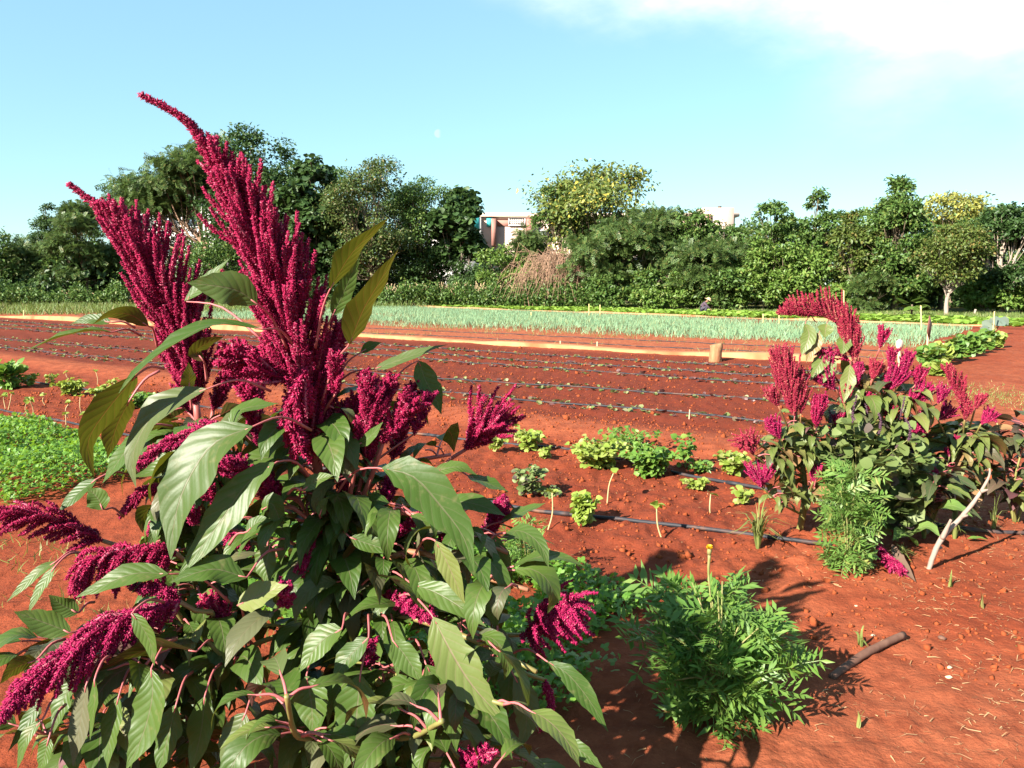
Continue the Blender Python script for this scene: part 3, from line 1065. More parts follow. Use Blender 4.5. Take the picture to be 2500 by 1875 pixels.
# leafy side branches low down, most of them reaching towards the light
for st, bp, Y in ((0.12, [(760, 1760), (600, 1830), (480, 1900)], (2.3, 2.1)), (0.16, [(900, 1760), (1000, 1720), (1100, 1640)], (2.3, 2.2)), (0.22, [(880, 1640), (1000, 1600), (1150, 1600)], (2.3, 2.35)),
                  (0.2, [(700, 1700), (600, 1650), (500, 1560)], (2.25, 2.1)), (0.15, [(850, 1800), (980, 1850), (1250, 1850)], (2.25, 2.1)),
                  (0.18, [(900, 1800), (1000, 1800), (1080, 1760)], (2.1, 1.72)), (0.14, [(880, 1900), (1050, 1960), (1200, 1900)], (2.0, 1.7)), (0.12, [(820, 1950), (860, 1960), (900, 1900)], (2.0, 1.6)),
                  (0.2, [(760, 1800), (720, 1790), (700, 1700)], (2.0, 1.65)), (0.2, [(950, 1650), (1100, 1680), (1230, 1720)], (2.1, 1.85)), (0.5, [(980, 1350), (1150, 1400), (1290, 1440)], (2.2, 1.98)), (0.45, [(950, 1500), (1150, 1560), (1310, 1640)], (2.15, 1.9)), (0.55, [(950, 1260), (1100, 1290), (1240, 1350)], (2.25, 2.1)), (0.1, [(900, 2050), (1100, 2100), (1300, 2020)], (2.0, 1.65)),
                  (0.62, [(900, 1190), (1000, 1130), (1100, 1110)], (2.45, 2.6)), (0.52, [(900, 1290), (1010, 1260), (1120, 1270)], (2.5, 2.7)), (0.42, [(900, 1400), (1000, 1400), (1100, 1420)], (2.5, 2.65)), (0.7, [(820, 1120), (880, 1050), (960, 1010)], (2.5, 2.6))):
    branch(A, st, bp, Y, (0.011, 0.006), (0.2, 1.0), 1.2)

TOW = np.array([-0.15, -0.85, 0.55])        # towards the viewer and the sun: upper faces seen
AWY = np.array([-0.85, 0.42, 0.30])         # undersides seen


def L_(plant, pts, wpx, Y, nrm=TOW, pet=None, petY=None, mat=None, chew=0.0, fold=0.16, wavy=0.05):
    c = pts3(pts, Y)
    Ym = np.mean(np.atleast_1d(Y))
    q = None
    if pet is not None:
        q = at(pet[0], pet[1], petY if petY else np.atleast_1d(Y)[0] + 0.03)
    plant.leaf(c, wpx * Ym / F, nrm, q, mat, chew, fold, wavy)


def n_(x=0.0, y=0.0, z=0.0):
    return TOW + np.array([x, y, z])


L_(A, [(628, 742), (585, 712), (540, 700), (457, 690)], 84, (2.10, 2.02), n_(0, 0, -0.35), (700, 850), 2.2, fold=0.05)
L_(A, [(450, 735), (490, 700), (562, 630)], 36, (2.3, 2.3), n_(0.5, 0, 0.4), (640, 830), 2.25)
L_(A, [(806, 705), (850, 630), (890, 585), (950, 531)], 84, (2.14, 2.1), AWY, (770, 850), 2.2)
L_(A, [(812, 770), (845, 700), (878, 628)], 46, (2.22, 2.22), n_(1.0, 0, 0.3), (775, 900), 2.25)
L_(A, [(853, 841), (885, 760), (925, 690), (972, 610)], 112, (2.12, 2.08), AWY, (785, 985), 2.22)
L_(A, [(641, 804), (520, 792), (423, 841), (335, 905), (290, 960)], 66, (2.05, 1.88), [0.1, -0.25, 1.0], (725, 850), 2.2, fold=0.3)
L_(A, [(335, 915), (262, 1000), (215, 1080), (230, 1165)], 96, (1.92, 1.95), AWY, (400, 900), 2.0)
L_(A, [(318, 975), (285, 1040), (262, 1120)], 80, (2.05, 2.05), AWY, (390, 905), 2.1)
L_(A, [(506, 949), (411, 985), (358, 1035), (322, 1120), (332, 1190)], 88, (2.0, 1.95), n_(-0.25, 0, 0.25), (661, 955), 2.15)
L_(A, [(617, 1041), (520, 1085), (455, 1180), (425, 1275), (417, 1366)], 138, (1.96, 1.86), n_(-0.1, 0, 0), (760, 1050), 2.15)
L_(A, [(670, 1129), (600, 1185), (530, 1285), (432, 1412)], 92, (1.98, 1.88), n_(0.2, 0, 0.1), (775, 1190), 2.2)
L_(A, [(601, 1411), (530, 1390), (480, 1398), (417, 1422)], 74, (1.92, 1.86), n_(0, 0, 0.3), (690, 1340), 2.1)
L_(A, [(411, 1401), (330, 1400), (260, 1425), (185, 1459)], 62, (1.9, 1.85), n_(0, 0, 0.3), (560, 1470), 2.05)
L_(A, [(932, 1142), (1010, 1165), (1075, 1235), (1130, 1310), (1158, 1398)], 112, (2.05, 1.95), n_(0.05, 0, 0.1), (800, 1240), 2.25, chew=0.2)
L_(A, [(1063, 1320), (1090, 1370), (1135, 1475)], 52, (2.0, 1.98), n_(-0.2, 0, 0), (1010, 1360), 2.15, mat=LEAF_Y)
L_(A, [(1207, 1304), (1222, 1380), (1218, 1521)], 60, (2.12, 2.08), n_(), (1130, 1330), 2.3)
L_(A, [(1180, 1410), (1195, 1470), (1215, 1540)], 52, (2.08, 2.05), n_(-0.2, 0, 0), (1120, 1390), 2.25)
L_(A, [(1225, 1312), (1285, 1305), (1356, 1330)], 52, (2.24, 2.24), n_(0.9, 0.7, 0.5), (1160, 1320), 2.35)
L_(A, [(1222, 1275), (1265, 1255), (1332, 1228)], 62, (2.3, 2.3), n_(0.9, 0.8, 0.3), (1160, 1320), 2.35)
L_(A, [(1008, 1427), (1060, 1445), (1120, 1480), (1187, 1530)], 62, (2.05, 1.95), n_(0, 0, 0.25), (900, 1420), 2.25)
L_(A, [(1058, 1506), (1095, 1580), (1150, 1670), (1237, 1768)], 112, (1.95, 1.85), n_(0.1, 0, 0), (960, 1460), 2.15, LEAF_Y, 0.28)
L_(A, [(1336, 1615), (1385, 1645), (1435, 1705), (1485, 1787)], 52, (2.0, 1.92), n_(0.1, 0, 0.1), (1240, 1600), 2.15)
L_(A, [(1370, 1803), (1420, 1835), (1475, 1880)], 40, (1.95, 1.9), n_(0.1, 0, 0.1), (1290, 1780), 2.05)
L_(A, [(880, 1645), (872, 1730), (862, 1810), (838, 1885)], 112, (1.92, 1.86), n_(), (905, 1570), 2.05)
L_(A, [(748, 1650), (760, 1715), (763, 1792)], 100, (1.92, 1.88), n_(0, 0, -0.05), (780, 1600), 2.1)
L_(A, [(835, 1535), (785, 1565), (745, 1620), (730, 1642)], 78, (1.96, 1.92), n_(-0.15, 0, 0.2), (850, 1500), 2.1)
L_(A, [(900, 1557), (865, 1590), (835, 1625), (812, 1680)], 60, (1.94, 1.9), n_(-0.1, 0, 0.1), (900, 1500), 2.1)
L_(A, [(960, 1566), (985, 1595), (1008, 1630), (1033, 1668)], 64, (1.94, 1.9), n_(0.1, 0, 0.1), (930, 1500), 2.1)
L_(A, [(1040, 1622), (1075, 1690), (1105, 1760), (1114, 1835)], 84, (1.92, 1.87), n_(0.1, 0, 0), (1000, 1560), 2.1)
L_(A, [(1255, 1650), (1280, 1700), (1285, 1770), (1265, 1830)], 70, (2.05, 2.0), n_(0.2, 0, 0), (1200, 1600), 2.2)
L_(A, [(1165, 1550), (1210, 1560), (1240, 1590), (1250, 1620)], 58, (2.05, 2.02), n_(0.2, 0, 0.3), (1090, 1500), 2.2, LEAF_P)
L_(A, [(915, 901), (995, 872), (1050, 852), (1094, 841)], 38, (2.3, 2.3), n_(0.1, 0, 0.5), (800, 960), 2.35)
L_(A, [(1022, 880), (1040, 930), (1062, 970), (1078, 1012)], 60, (2.5, 2.5), n_(0.4, 0, 0), (930, 980), 2.5)
L_(A, [(880, 861), (905, 845), (932, 836)], 28, (2.35, 2.35), n_(), (820, 930), 2.35)
L_(A, [(738, 1197), (775, 1172), (815, 1160)], 42, (2.08, 2.06), n_(0, 0, 0.2), (700, 1210), 2.15)
L_(A, [(855, 1312), (905, 1330), (968, 1348)], 44, (2.12, 2.1), n_(0, 0, 0.2), (810, 1310), 2.25)
L_(A, [(580, 1478), (640, 1450), (704, 1428)], 72, (1.98, 1.95), n_(0, 0, 0.1), (600, 1530), 2.1, LEAF_Y)
L_(A, [(780, 1260), (790, 1230), (803, 1212)], 30, (2.14, 2.14), n_(), (785, 1290), 2.25)
L_(A, [(660, 1330), (650, 1380), (655, 1430)], 62, (2.08, 2.05), n_(-0.1, 0, 0), (720, 1330), 2.2)
L_(A, [(640, 1245), (665, 1230), (690, 1290)], 56, (2.12, 2.1), n_(), (720, 1260), 2.2)
L_(A, [(600, 1300), (630, 1275), (665, 1270)], 40, (2.1, 2.1), n_(-0.1, 0, 0.2), (560, 1330), 2.15)
L_(A, [(870, 1090), (900, 1070), (935, 1030)], 32, (2.2, 2.18), n_(0, 0, 0), (860, 1130), 2.25)
L_(A, [(840, 1120), (850, 1150), (855, 1180)], 36, (2.18, 2.16), n_(), (845, 1100), 2.2)
L_(A, [(462, 951), (462, 915), (460, 884)], 48, (2.2, 2.2), AWY, (468, 1000), 2.25)
L_(A, [(497, 881), (478, 858), (510, 835), (547, 822)], 46, (2.15, 2.15), AWY, (505, 930), 2.2)
L_(A, [(560, 1045), (590, 1000), (680, 985)], 60, (2.25, 2.25), n_(0, 0.3, 0.5), (620, 1080), 2.3)
L_(A, [(1090, 1240), (1130, 1225), (1190, 1240), (1235, 1260)], 66, (2.25, 2.2), n_(0.4, 0.2, 0.4), (1000, 1200), 2.35)
L_(A, [(1060, 1150), (1120, 1140), (1165, 1160)], 40, (2.3, 2.3), n_(0.1, 0, 0.5), (1000, 1160), 2.35)
L_(A, [(1140, 1160), (1190, 1180), (1240, 1200)], 60, (2.35, 2.3), n_(0.7, 0.5, 0.5), (1080, 1140), 2.4)
A.grow(600, 0.18, None, (math.radians(260), 0.25), 48, (0.5, 1.3))
A.done()

# ---- the second plant, behind it to the left
base = np.array([-0.98, 2.62, 0.0])
B = Amaranth((base[0], base[1], gz(base[0], base[1])), "second tallest amaranth, curved plume over the beet bed, lower plumes drooping onto the soil", 23, LEAF_A, NEAR, 100)
B.stem([base + [0, 0, -0.05], at(500, 1600, 2.6), at(500, 1350, 2.56), at(496, 1150, 2.54), at(478, 980, 2.52)], 0.022, 0.011, (0.2, 0.95), 5.0, 10)
B.main = 1
B.plume(pts3([(480, 990), (455, 860), (405, 740), (340, 625), (285, 545), (240, 505), (170, 452)], (2.52, 2.42)), [(0, 0.14), (0.15, 0.21), (0.4, 0.215), (0.6, 0.16), (0.80, 0.075), (0.88, 0.018), (1, 0.010)], 280,
        spike_r=0.0066, opening=0.95, up=0.5, dens=1900, floret=0.0031, axis_r=0.008, n_ax=50)
SIDE_B = [
    (0.80, [(470, 1010)], [(468, 1010), (430, 900), (400, 830)], (2.6, 2.6), [(0, 0.06), (0.5, 0.08), (1, 0.04)], 40, dict(opening=0.9, up=0.3), PLUME_M),
    (0.80, [(520, 1000)], [(520, 1000), (560, 920), (575, 860)], (2.7, 2.7), [(0, 0.06), (0.5, 0.07), (1, 0.03)], 40, dict(opening=0.9, up=0.3), PLUME_M),
    (0.62, [(500, 1090)], [(530, 1030), (430, 1075), (345, 1130)], (2.35, 2.3), [(0, 0.06), (0.6, 0.06), (1, 0.03)], 44, dict(opening=0.8, up=0.0, sag=0.15), PLUME_B),
    (0.55, [(440, 1190)], [(410, 1190), (350, 1200), (300, 1250)], (2.4, 2.35), [(0, 0.05), (1, 0.03)], 30, dict(opening=0.8, sag=0.3, up=0), PLUME_M),
    (0.42, [(470, 1400), (440, 1360)], [(430, 1350), (320, 1345), (230, 1365), (185, 1420)], (2.15, 2.0), [(0, 0.09), (0.5, 0.12), (1, 0.05)], 46, dict(opening=1.4, sag=0.8, up=0), PLUME_M),
    (0.34, [(520, 1500), (470, 1490)], [(440, 1470), (300, 1510), (170, 1590), (60, 1680), (0, 1760)], (2.0, 1.72), [(0, 0.08), (0.35, 0.135), (0.6, 0.13), (0.82, 0.06), (1, 0.012)], 66, dict(opening=1.5, sag=0.75, up=0, bend=(-0.30, 0, 0), spike_r=0.0072), PLUME_B),
    (0.45, [(380, 1370), (280, 1330)], [(250, 1320), (130, 1270), (0, 1258)], (2.3, 2.15), [(0, 0.08), (0.5, 0.11), (1, 0.05)], 42, dict(opening=1.3, sag=0.2, up=0, bend=(-0.35, 0, 0)), PLUME_M),
    (0.5, [(460, 1230)], [(450, 1230), (400, 1250), (370, 1290)], (2.4, 2.35), [(0, 0.04), (1, 0.03)], 26, dict(opening=0.8, sag=0.3, up=0), PLUME_B),
    (0.3, [(450, 1520), (390, 1440)], [(440, 1470), (400, 1440), (330, 1430)], (2.12, 2.1), [(0, 0.04), (1, 0.03)], 36, dict(opening=0.8, sag=0.35, up=0), PLUME_B),
    (0.62, [(590, 1080), (640, 1060)], [(650, 1055), (700, 1010), (760, 960)], (2.62, 2.6), [(0, 0.06), (1, 0.05)], 30, dict(opening=0.9, up=0.3), PLUME_M),
]
for st, bp, ax, Y, prof, cnt, kw, mt in SIDE_B:
    branch(B, st, bp + [ax[0]], (Y[0] + 0.06, Y[0]), wt=0.7)
    opts = dict(spike_r=0.0068, dens=1950, floret=0.0029, axis_r=0.004)
    opts.update(kw)
    B.plume(pts3(ax, Y), prof, int(cnt * 1.35), mt, **opts)
for st, bp, Y in ((0.12, [(440, 1750), (330, 1780), (200, 1840)], (2.4, 2.0)), (0.18, [(420, 1720), (280, 1760), (90, 1800)], (2.3, 1.9)), (0.25, [(430, 1560), (250, 1560), (60, 1600)], (2.3, 2.05)), (0.1, [(450, 1850), (300, 1930), (150, 1980)], (2.2, 1.8)), (0.2, [(420, 1600), (300, 1600), (150, 1580)], (2.35, 2.1)), (0.2, [(500, 1660), (420, 1650), (330, 1620)], (2.3, 1.95))):
    branch(B, st, bp, Y, (0.010, 0.005), (0.2, 1.0), 1.3)
L_(B, [(364, 797), (316, 768), (270, 768), (226, 792)], 46, (2.3, 2.2), AWY + [0, 0, 0.5], (385, 850), 2.45)
L_(B, [(275, 811), (225, 808), (150, 822), (65, 856)], 40, (2.4, 2.3), [0.05, -0.10, 1.0], (345, 820), 2.5, fold=0.4)
L_(B, [(272, 787), (221, 779), (174, 790)], 30, (2.5, 2.5), n_(), (330, 800), 2.55)
L_(B, [(369, 1633), (372, 1700), (350, 1790), (308, 1880)], 98, (1.85, 1.78), n_(-0.1, 0, 0), (430, 1560), 2.0)
L_(B, [(211, 1670), (200, 1740), (190, 1800), (178, 1870)], 66, (1.85, 1.8), n_(-0.15, 0, 0), (260, 1600), 1.95)
L_(B, [(232, 1655), (230, 1720), (220, 1808)], 40, (1.8, 1.76), n_(-0.5, 0, 0), (270, 1600), 1.9)
L_(B, [(322, 1497), (340, 1520), (365, 1565), (377, 1625)], 48, (1.82, 1.8), n_(-0.2, 0, 0), (400, 1470), 1.95)
L_(B, [(192, 1496), (153, 1478), (119, 1452)], 50, (1.98, 1.95), n_(), (230, 1470), 2.05)
L_(B, [(174, 1545), (95, 1515), (34, 1493)], 66, (1.92, 1.88), n_(0, 0, 0), (260, 1540), 2.0)
L_(B, [(140, 1369), (90, 1400), (16, 1470)], 30, (2.1, 2.05), n_(), (200, 1350), 2.2)
L_(B, [(137, 1380), (100, 1435), (66, 1503)], 30, (2.05, 2.0), n_(), (200, 1350), 2.15)
L_(B, [(237, 1169), (190, 1205), (142, 1250)], 46, (2.3, 2.25), n_(-0.2, 0, 0), (320, 1160), 2.4)
L_(B, [(253, 1245), (237, 1215), (214, 1190)], 58, (2.2, 2.2), n_(), (300, 1260), 2.3)
L_(B, [(100, 1700), (70, 1760), (20, 1835)], 36, (1.86, 1.8), n_(), (140, 1640), 1.95)
L_(B, [(105, 1755), (65, 1800), (42, 1880)], 36, (1.8, 1.76), n_(), (150, 1690), 1.9)
L_(B, [(120, 1800), (110, 1840), (95, 1890)], 48, (1.78, 1.76), n_(), (160, 1720), 1.9)
L_(B, [(90, 1610), (40, 1630), (0, 1670)], 60, (1.86, 1.8), AWY, (160, 1560), 1.95)
L_(B, [(480, 1590), (400, 1580), (320, 1600), (240, 1640)], 90, (1.92, 1.9), [0.1, 0.6, 0.7], (540, 1570), 2.05)
L_(B, [(330, 1060), (300, 1110), (250, 1180)], 56, (2.3, 2.3), n_(-0.2, 0, 0), (420, 1040), 2.4)
L_(B, [(440, 1100), (370, 1150), (320, 1165)], 50, (2.3, 2.25), n_(0, 0, 0.3), (480, 1100), 2.4)
L_(B, [(180, 1660), (150, 1720), (130, 1790)], 60, (1.95, 1.9), n_(-0.1, 0, 0), (240, 1600), 2.05)
L_(B, [(290, 1700), (270, 1790), (262, 1880)], 62, (1.88, 1.82), n_(-0.1, 0, 0), (330, 1620), 2.0)
L_(B, [(430, 1720), (410, 1800), (385, 1890)], 80, (1.9, 1.85), n_(-0.1, 0, 0), (470, 1640), 2.05)
L_(B, [(500, 1700), (490, 1790), (465, 1890)], 80, (1.95, 1.9), n_(-0.1, 0, 0), (540, 1620), 2.1)
L_(B, [(600, 1740), (570, 1810), (540, 1890)], 84, (1.92, 1.88), n_(-0.1, 0, 0), (640, 1660), 2.05)
B.grow(520, 0.175, None, (math.radians(235), 0.35), 70, (0.6, 1.3))
B.done()

# ------------------------------------------------------------------ the amaranths across the bed, 4 to 6 m away
FAR_G = "amaranth plants crowding the end of the bean bed"


def ell(px, py, wpx, hpx, Y, depth):
    c = at(px, py, Y)
    rx, rz = wpx * Y / F, hpx * Y / F

    def f(p):
        d = (p - c) / np.array([rx, depth, rz])
        return d @ d < 1 and p[2] > 0.08
    return f


def far_plumes(plant, items, Y0, base_mat=PLUME_M):
    for it in items:
        ax, prof, cnt, mt, kw = it
        C = plant.lines[0][0]
        a0 = at(ax[0][0], ax[0][1], kw.pop("Y", Y0))
        k = np.argmin(np.linalg.norm(C - (a0 - UP * 0.30), axis=1))
        k = min(k, len(C) - 2)
        if kw.pop("branch", True):
            d = a0 - C[k]
            plant.stem([C[k], C[k] + d * 0.55 - UP * 0.02, a0], 0.009, 0.005, (0.3, 0.95), 1.0, 6)
        o = dict(spike_r=0.0046, dens=700, floret=0.0042, axis_r=0.004, opening=0.95, up=0.5)
        o.update(kw)
        axis = [a0] + [at(a, b, Y0) for a, b in ax[1:]]
        plant.plume(axis, prof, cnt, mt, **o)


def small(a, b, L, n, mt=PLUME_B, **kw):
    return ([a, b], [(0, L * 1.4), (0.6, L * 1.3), (1, L * 0.6)], int(n * 1.4), mt, kw)


# tall one whose plume tops out over the onion bed
b0 = base_at(2085, 1300)
Cp = Amaranth(b0, "amaranth behind the purple basil, crimson plume bent over the onion bed", 31, LEAF_Y, FAR_G, 60)
Cp.stem([b0 - UP * 0.05, at(2085, 1180, 5.15), at(2100, 1020, 5.15), at(2090, 900, 5.15), at(2072, 845, 5.15)], 0.022, 0.010, (0.25, 0.98), 1.4)
Cp.main = 1
far_plumes(Cp, [
    ([(2078, 862), (2062, 808), (2025, 775), (1965, 768), (1900, 766)], [(0, 0.14), (0.3, 0.20), (0.7, 0.15), (0.9, 0.07), (1, 0.02)], 170, PLUME_S, dict(branch=False, up=1.3, opening=0.85, bend=(-0.2, 0, 0))),
    ([(2080, 870), (2068, 805), (2050, 765)], [(0, 0.14), (0.5, 0.16), (1, 0.09)], 90, PLUME_S, dict(up=0.9, bend=(-0.2, 0, 0))),
    ([(2095, 870), (2088, 810), (2078, 775)], [(0, 0.11), (1, 0.08)], 46, PLUME_S, dict(up=0.7)),
    ([(2075, 880), (2030, 858), (1990, 862)], [(0, 0.08), (1, 0.04)], 36, PLUME_M, dict(up=0.2)),
    ([(2085, 880), (2088, 830), (2095, 805)], [(0, 0.07), (1, 0.04)], 30, PLUME_S, dict(up=0.4)),
    small((2148, 850), (2158, 815), 0.08, 22, PLUME_M, opening=0.7),
    small((2040, 950), (2008, 925), 0.11, 40, PLUME_B),
    small((2090, 945), (2094, 900), 0.07, 46, PLUME_B, opening=0.7),
    small((2160, 955), (2190, 925), 0.12, 44, PLUME_B),
    small((2170, 895), (2180, 868), 0.07, 24, PLUME_M, opening=0.7),
    small((2202, 915), (2215, 880), 0.08, 30, PLUME_B, opening=0.7),
    small((2215, 990), (2265, 955), 0.09, 44, PLUME_B),
    small((2050, 1050), (2046, 1025), 0.06, 26, PLUME_M),
    small((2225, 1090), (2255, 1030), 0.10, 50, PLUME_B, opening=0.6),
] + [small((int(a), int(b)), (int(a + c), int(b - 26)), 0.075, 30, (PLUME_B, PLUME_M, PLUME_S)[k % 3], opening=0.9) for k, (a, b, c) in enumerate(
    [(2010, 1010, -8), (2120, 1000, 6), (2060, 985, 5), (2250, 1060, 8), (2180, 1040, -4), (2130, 925, 10), (2030, 905, -12), (2235, 940, 12), (2110, 1085, 4), (2290, 985, 14)])] + [
], 4.85)
for q in ([(1965, 790), (1975, 820), (1955, 870)], [(2000, 812), (1985, 845), (1968, 885)], [(2022, 860), (2000, 890), (1978, 930)], [(2026, 865), (2022, 900), (2010, 935)], [(2075, 890), (2070, 930), (2060, 985)],
          [(2090, 945), (2080, 985), (2068, 1020)], [(2135, 960), (2145, 985), (2142, 1010)], [(2195, 965), (2210, 985), (2222, 1010)], [(2018, 790), (2015, 808), (2013, 825)], [(2055, 818), (2060, 840), (2055, 868)]):
    L_(Cp, q, 36, (4.85, 4.8), n_(), (q[0][0] + 25, q[0][1] - 5), 5.1)
Cp.grow(210, 0.21, ell(2130, 1080, 190, 210, 5.15, 0.6), (math.radians(250), 0.4), 45, (0.6, 1.2))
Cp.done()

# reddish one at the near end of the bed
b0 = base_at(1950, 1305)
Dp = Amaranth(b0, "amaranth with a fuzzy salmon red plume over a thick pinkish stem", 37, LEAF_Y, FAR_G, 60)
Dp.stem([b0 - UP * 0.05, at(1965, 1210, 4.95), at(1957, 1120, 4.95), at(1945, 1060, 4.95), at(1943, 1000, 4.95)], 0.026, 0.010, (0.3, 0.95), 1.2)
Dp.main = 1
far_plumes(Dp, [
    ([(1940, 1015), (1925, 950), (1905, 880)], [(0, 0.16), (0.4, 0.22), (0.8, 0.16), (1, 0.10)], 230, PLUME_S, dict(branch=False, up=0.9, opening=1.1, dens=520, spike_r=0.0042)),
    ([(1955, 1010), (1965, 960), (1955, 920)], [(0, 0.10), (1, 0.08)], 40, PLUME_S, dict(up=0.6, dens=420)),
    small((1990, 1045), (2000, 985), 0.09, 60, PLUME_M, opening=0.6),
    small((1905, 1070), (1880, 1035), 0.07, 46, PLUME_B),
    small((1840, 1110), (1828, 1075), 0.09, 26, PLUME_S),
    small((1860, 1190), (1858, 1165), 0.12, 46, PLUME_B, up=0.35, opening=1.3),
    small((1985, 1175), (1990, 1150), 0.06, 26, PLUME_B),
    small((1820, 1060), (1812, 1090), 0.08, 20, PLUME_S),
    small((1900, 990), (1880, 960), 0.08, 30, PLUME_S),
], 4.72)
for q, mt in (([(1938, 1030), (1935, 1060), (1940, 1090)], LEAF_Y), ([(1975, 1190), (1965, 1215), (1962, 1235)], None), ([(1988, 1190), (1988, 1215), (1985, 1232)], None), ([(1915, 1180), (1930, 1190), (1950, 1205)], LEAF_Y),
              ([(1890, 1185), (1885, 1200), (1878, 1218)], LEAF_Y), ([(2005, 1190), (2018, 1205), (2030, 1215)], None)):
    L_(Dp, q, 24, (4.8, 4.78), n_(), (q[0][0] + 5, q[0][1] - 20), 4.9, mt)
Dp.grow(150, 0.16, ell(1920, 1120, 110, 140, 4.95, 0.4), (math.radians(240), 0.4), 40, (0.6, 1.2))
Dp.done()

# the one with a salmon plume on the path side
b0 = base_at(2330, 1270)
Ep = Amaranth(b0, "amaranth beside the path with an upright salmon red plume", 41, LEAF_Y, FAR_G, 50)
Ep.stem([b0 - UP * 0.05, at(2340, 1180, 5.3), at(2350, 1060, 5.3), at(2358, 1005, 5.3)], 0.018, 0.009, (0.3, 0.95), 1.2)
Ep.main = 1
far_plumes(Ep, [
    ([(2360, 1020), (2345, 965), (2325, 930), (2312, 905)], [(0, 0.07), (0.4, 0.13), (0.8, 0.10), (1, 0.06)], 110, PLUME_S, dict(branch=False, up=0.7, opening=0.8, dens=480)),
    small((2355, 1025), (2362, 990), 0.06, 30, PLUME_S),
    small((2380, 1000), (2395, 975), 0.06, 20, PLUME_S, opening=0.7),
    small((2395, 1035), (2420, 1015), 0.07, 30, PLUME_B),
    small((2290, 1025), (2318, 1008), 0.08, 34, PLUME_B),
    small((2330, 1080), (2335, 1070), 0.03, 12, PLUME_M),
], 5.0)
Ep.grow(160, 0.20, ell(2320, 1140, 150, 130, 5.3, 0.5), (math.radians(250), 0.4), 40, (0.4, 1.0))
Ep.done()


# young purple-leaved amaranths without plumes: rosettes of broad leaves
def young(px, py, label, seed, n, wpx, hpx, Y, mat, size):
    b = base_at(px, py)
    Yp = Amaranth(b, label, seed, mat, FAR_G, 50)
    rng = np.random.default_rng(seed)
    for k in range(5):
        a = at(px + rng.uniform(-0.6, 0.6) * wpx, py - rng.uniform(0.6, 1.0) * hpx * 1.8, Y + rng.uniform(-0.25, 0.25))
        Yp.stem([b - UP * 0.03, (b + a) / 2 + rng.normal(0, 0.05, 3), a], 0.011, 0.005, (0.3, 1.0), 1.0, 6)
        top = unit(rdir(rng, 1)[0] + UP)
        Yp.plume([a, a + 0.05 * top], [(0, 0.035), (1, 0.02)], 14, PLUME_M, spike_r=0.005, dens=600, opening=0.8, floret=0.004)
    Yp.main = 1
    Yp.grow(n, size, ell(px, py - hpx, wpx, hpx, Y, 0.45), (math.radians(250), 0.35), 45, (0.2, 0.7))
    Yp.done()


young(2265, 1290, "young amaranth with broad purplish leaves next to the forked white stick", 43, 120, 130, 120, 4.95, LEAF_P, 0.18)
young(2480, 1275, "dark-leaved young amaranth at the frame's edge beside the path", 47, 130, 120, 150, 5.2, LEAF_P, 0.21)
young(2200, 1260, "young amaranth with dull green leaves under the plume spray", 49, 120, 110, 110, 5.2, LEAF_Y, 0.18)

# ------------------------------------------------------------------ leafy bush builder for basil, beans, peppers, marigolds
STEM_G = rough_mat("green_stem", (0.16, 0.20, 0.05), (0.28, 0.24, 0.10), 20.0, 0.6, 0.2, 0.003)
BASIL_P = leaf_mat("purple_basil_leaf", (0.115, 0.175, 0.045), (0.20, 0.25, 0.085), None, 0.28, (0.2, 0.24, 0.05), 0.5, 0.35, 0, cc=(0.10, 0.055, 0.07))
BEAN = leaf_mat("bean_leaf", (0.22, 0.32, 0.042), (0.34, 0.41, 0.095), None, 0.36, (0.42, 0.50, 0.03), 0.5, 0.35, 0, cc=(0.36, 0.35, 0.12))
PEPPER = leaf_mat("pepper_leaf", (0.12, 0.25, 0.034), (0.20, 0.33, 0.065), None, 0.38, (0.22, 0.40, 0.03), 0.45, 0.4, 0, cc=(0.22, 0.30, 0.05))
BASIL = leaf_mat("basil_leaf", (0.22, 0.33, 0.045), (0.33, 0.42, 0.08), None, 0.35, (0.42, 0.50, 0.03), 0.45, 0.4)
MARI = leaf_mat("marigold_leaf", (0.100, 0.220, 0.038), (0.175, 0.300, 0.062), None, 0.40, (0.20, 0.38, 0.03), 0.45, 0.4, 0, cc=(0.19, 0.30, 0.05))
MARI_Y = leaf_mat("light_marigold_leaf", (0.11, 0.24, 0.040), (0.19, 0.31, 0.075), None, 0.35, (0.28, 0.42, 0.03), 0.5, 0.35, 0, cc=(0.30, 0.33, 0.09))
PURP_FL = floret_mat("purple_basil_flower", (0.09, 0.03, 0.07), (0.17, 0.09, 0.13), (0.22, 0.20, 0.12))


SUNV = np.array([-0.56, -0.65, 0.51])


FOLDED = t_leaf(0.50, 0.22, 0.30)


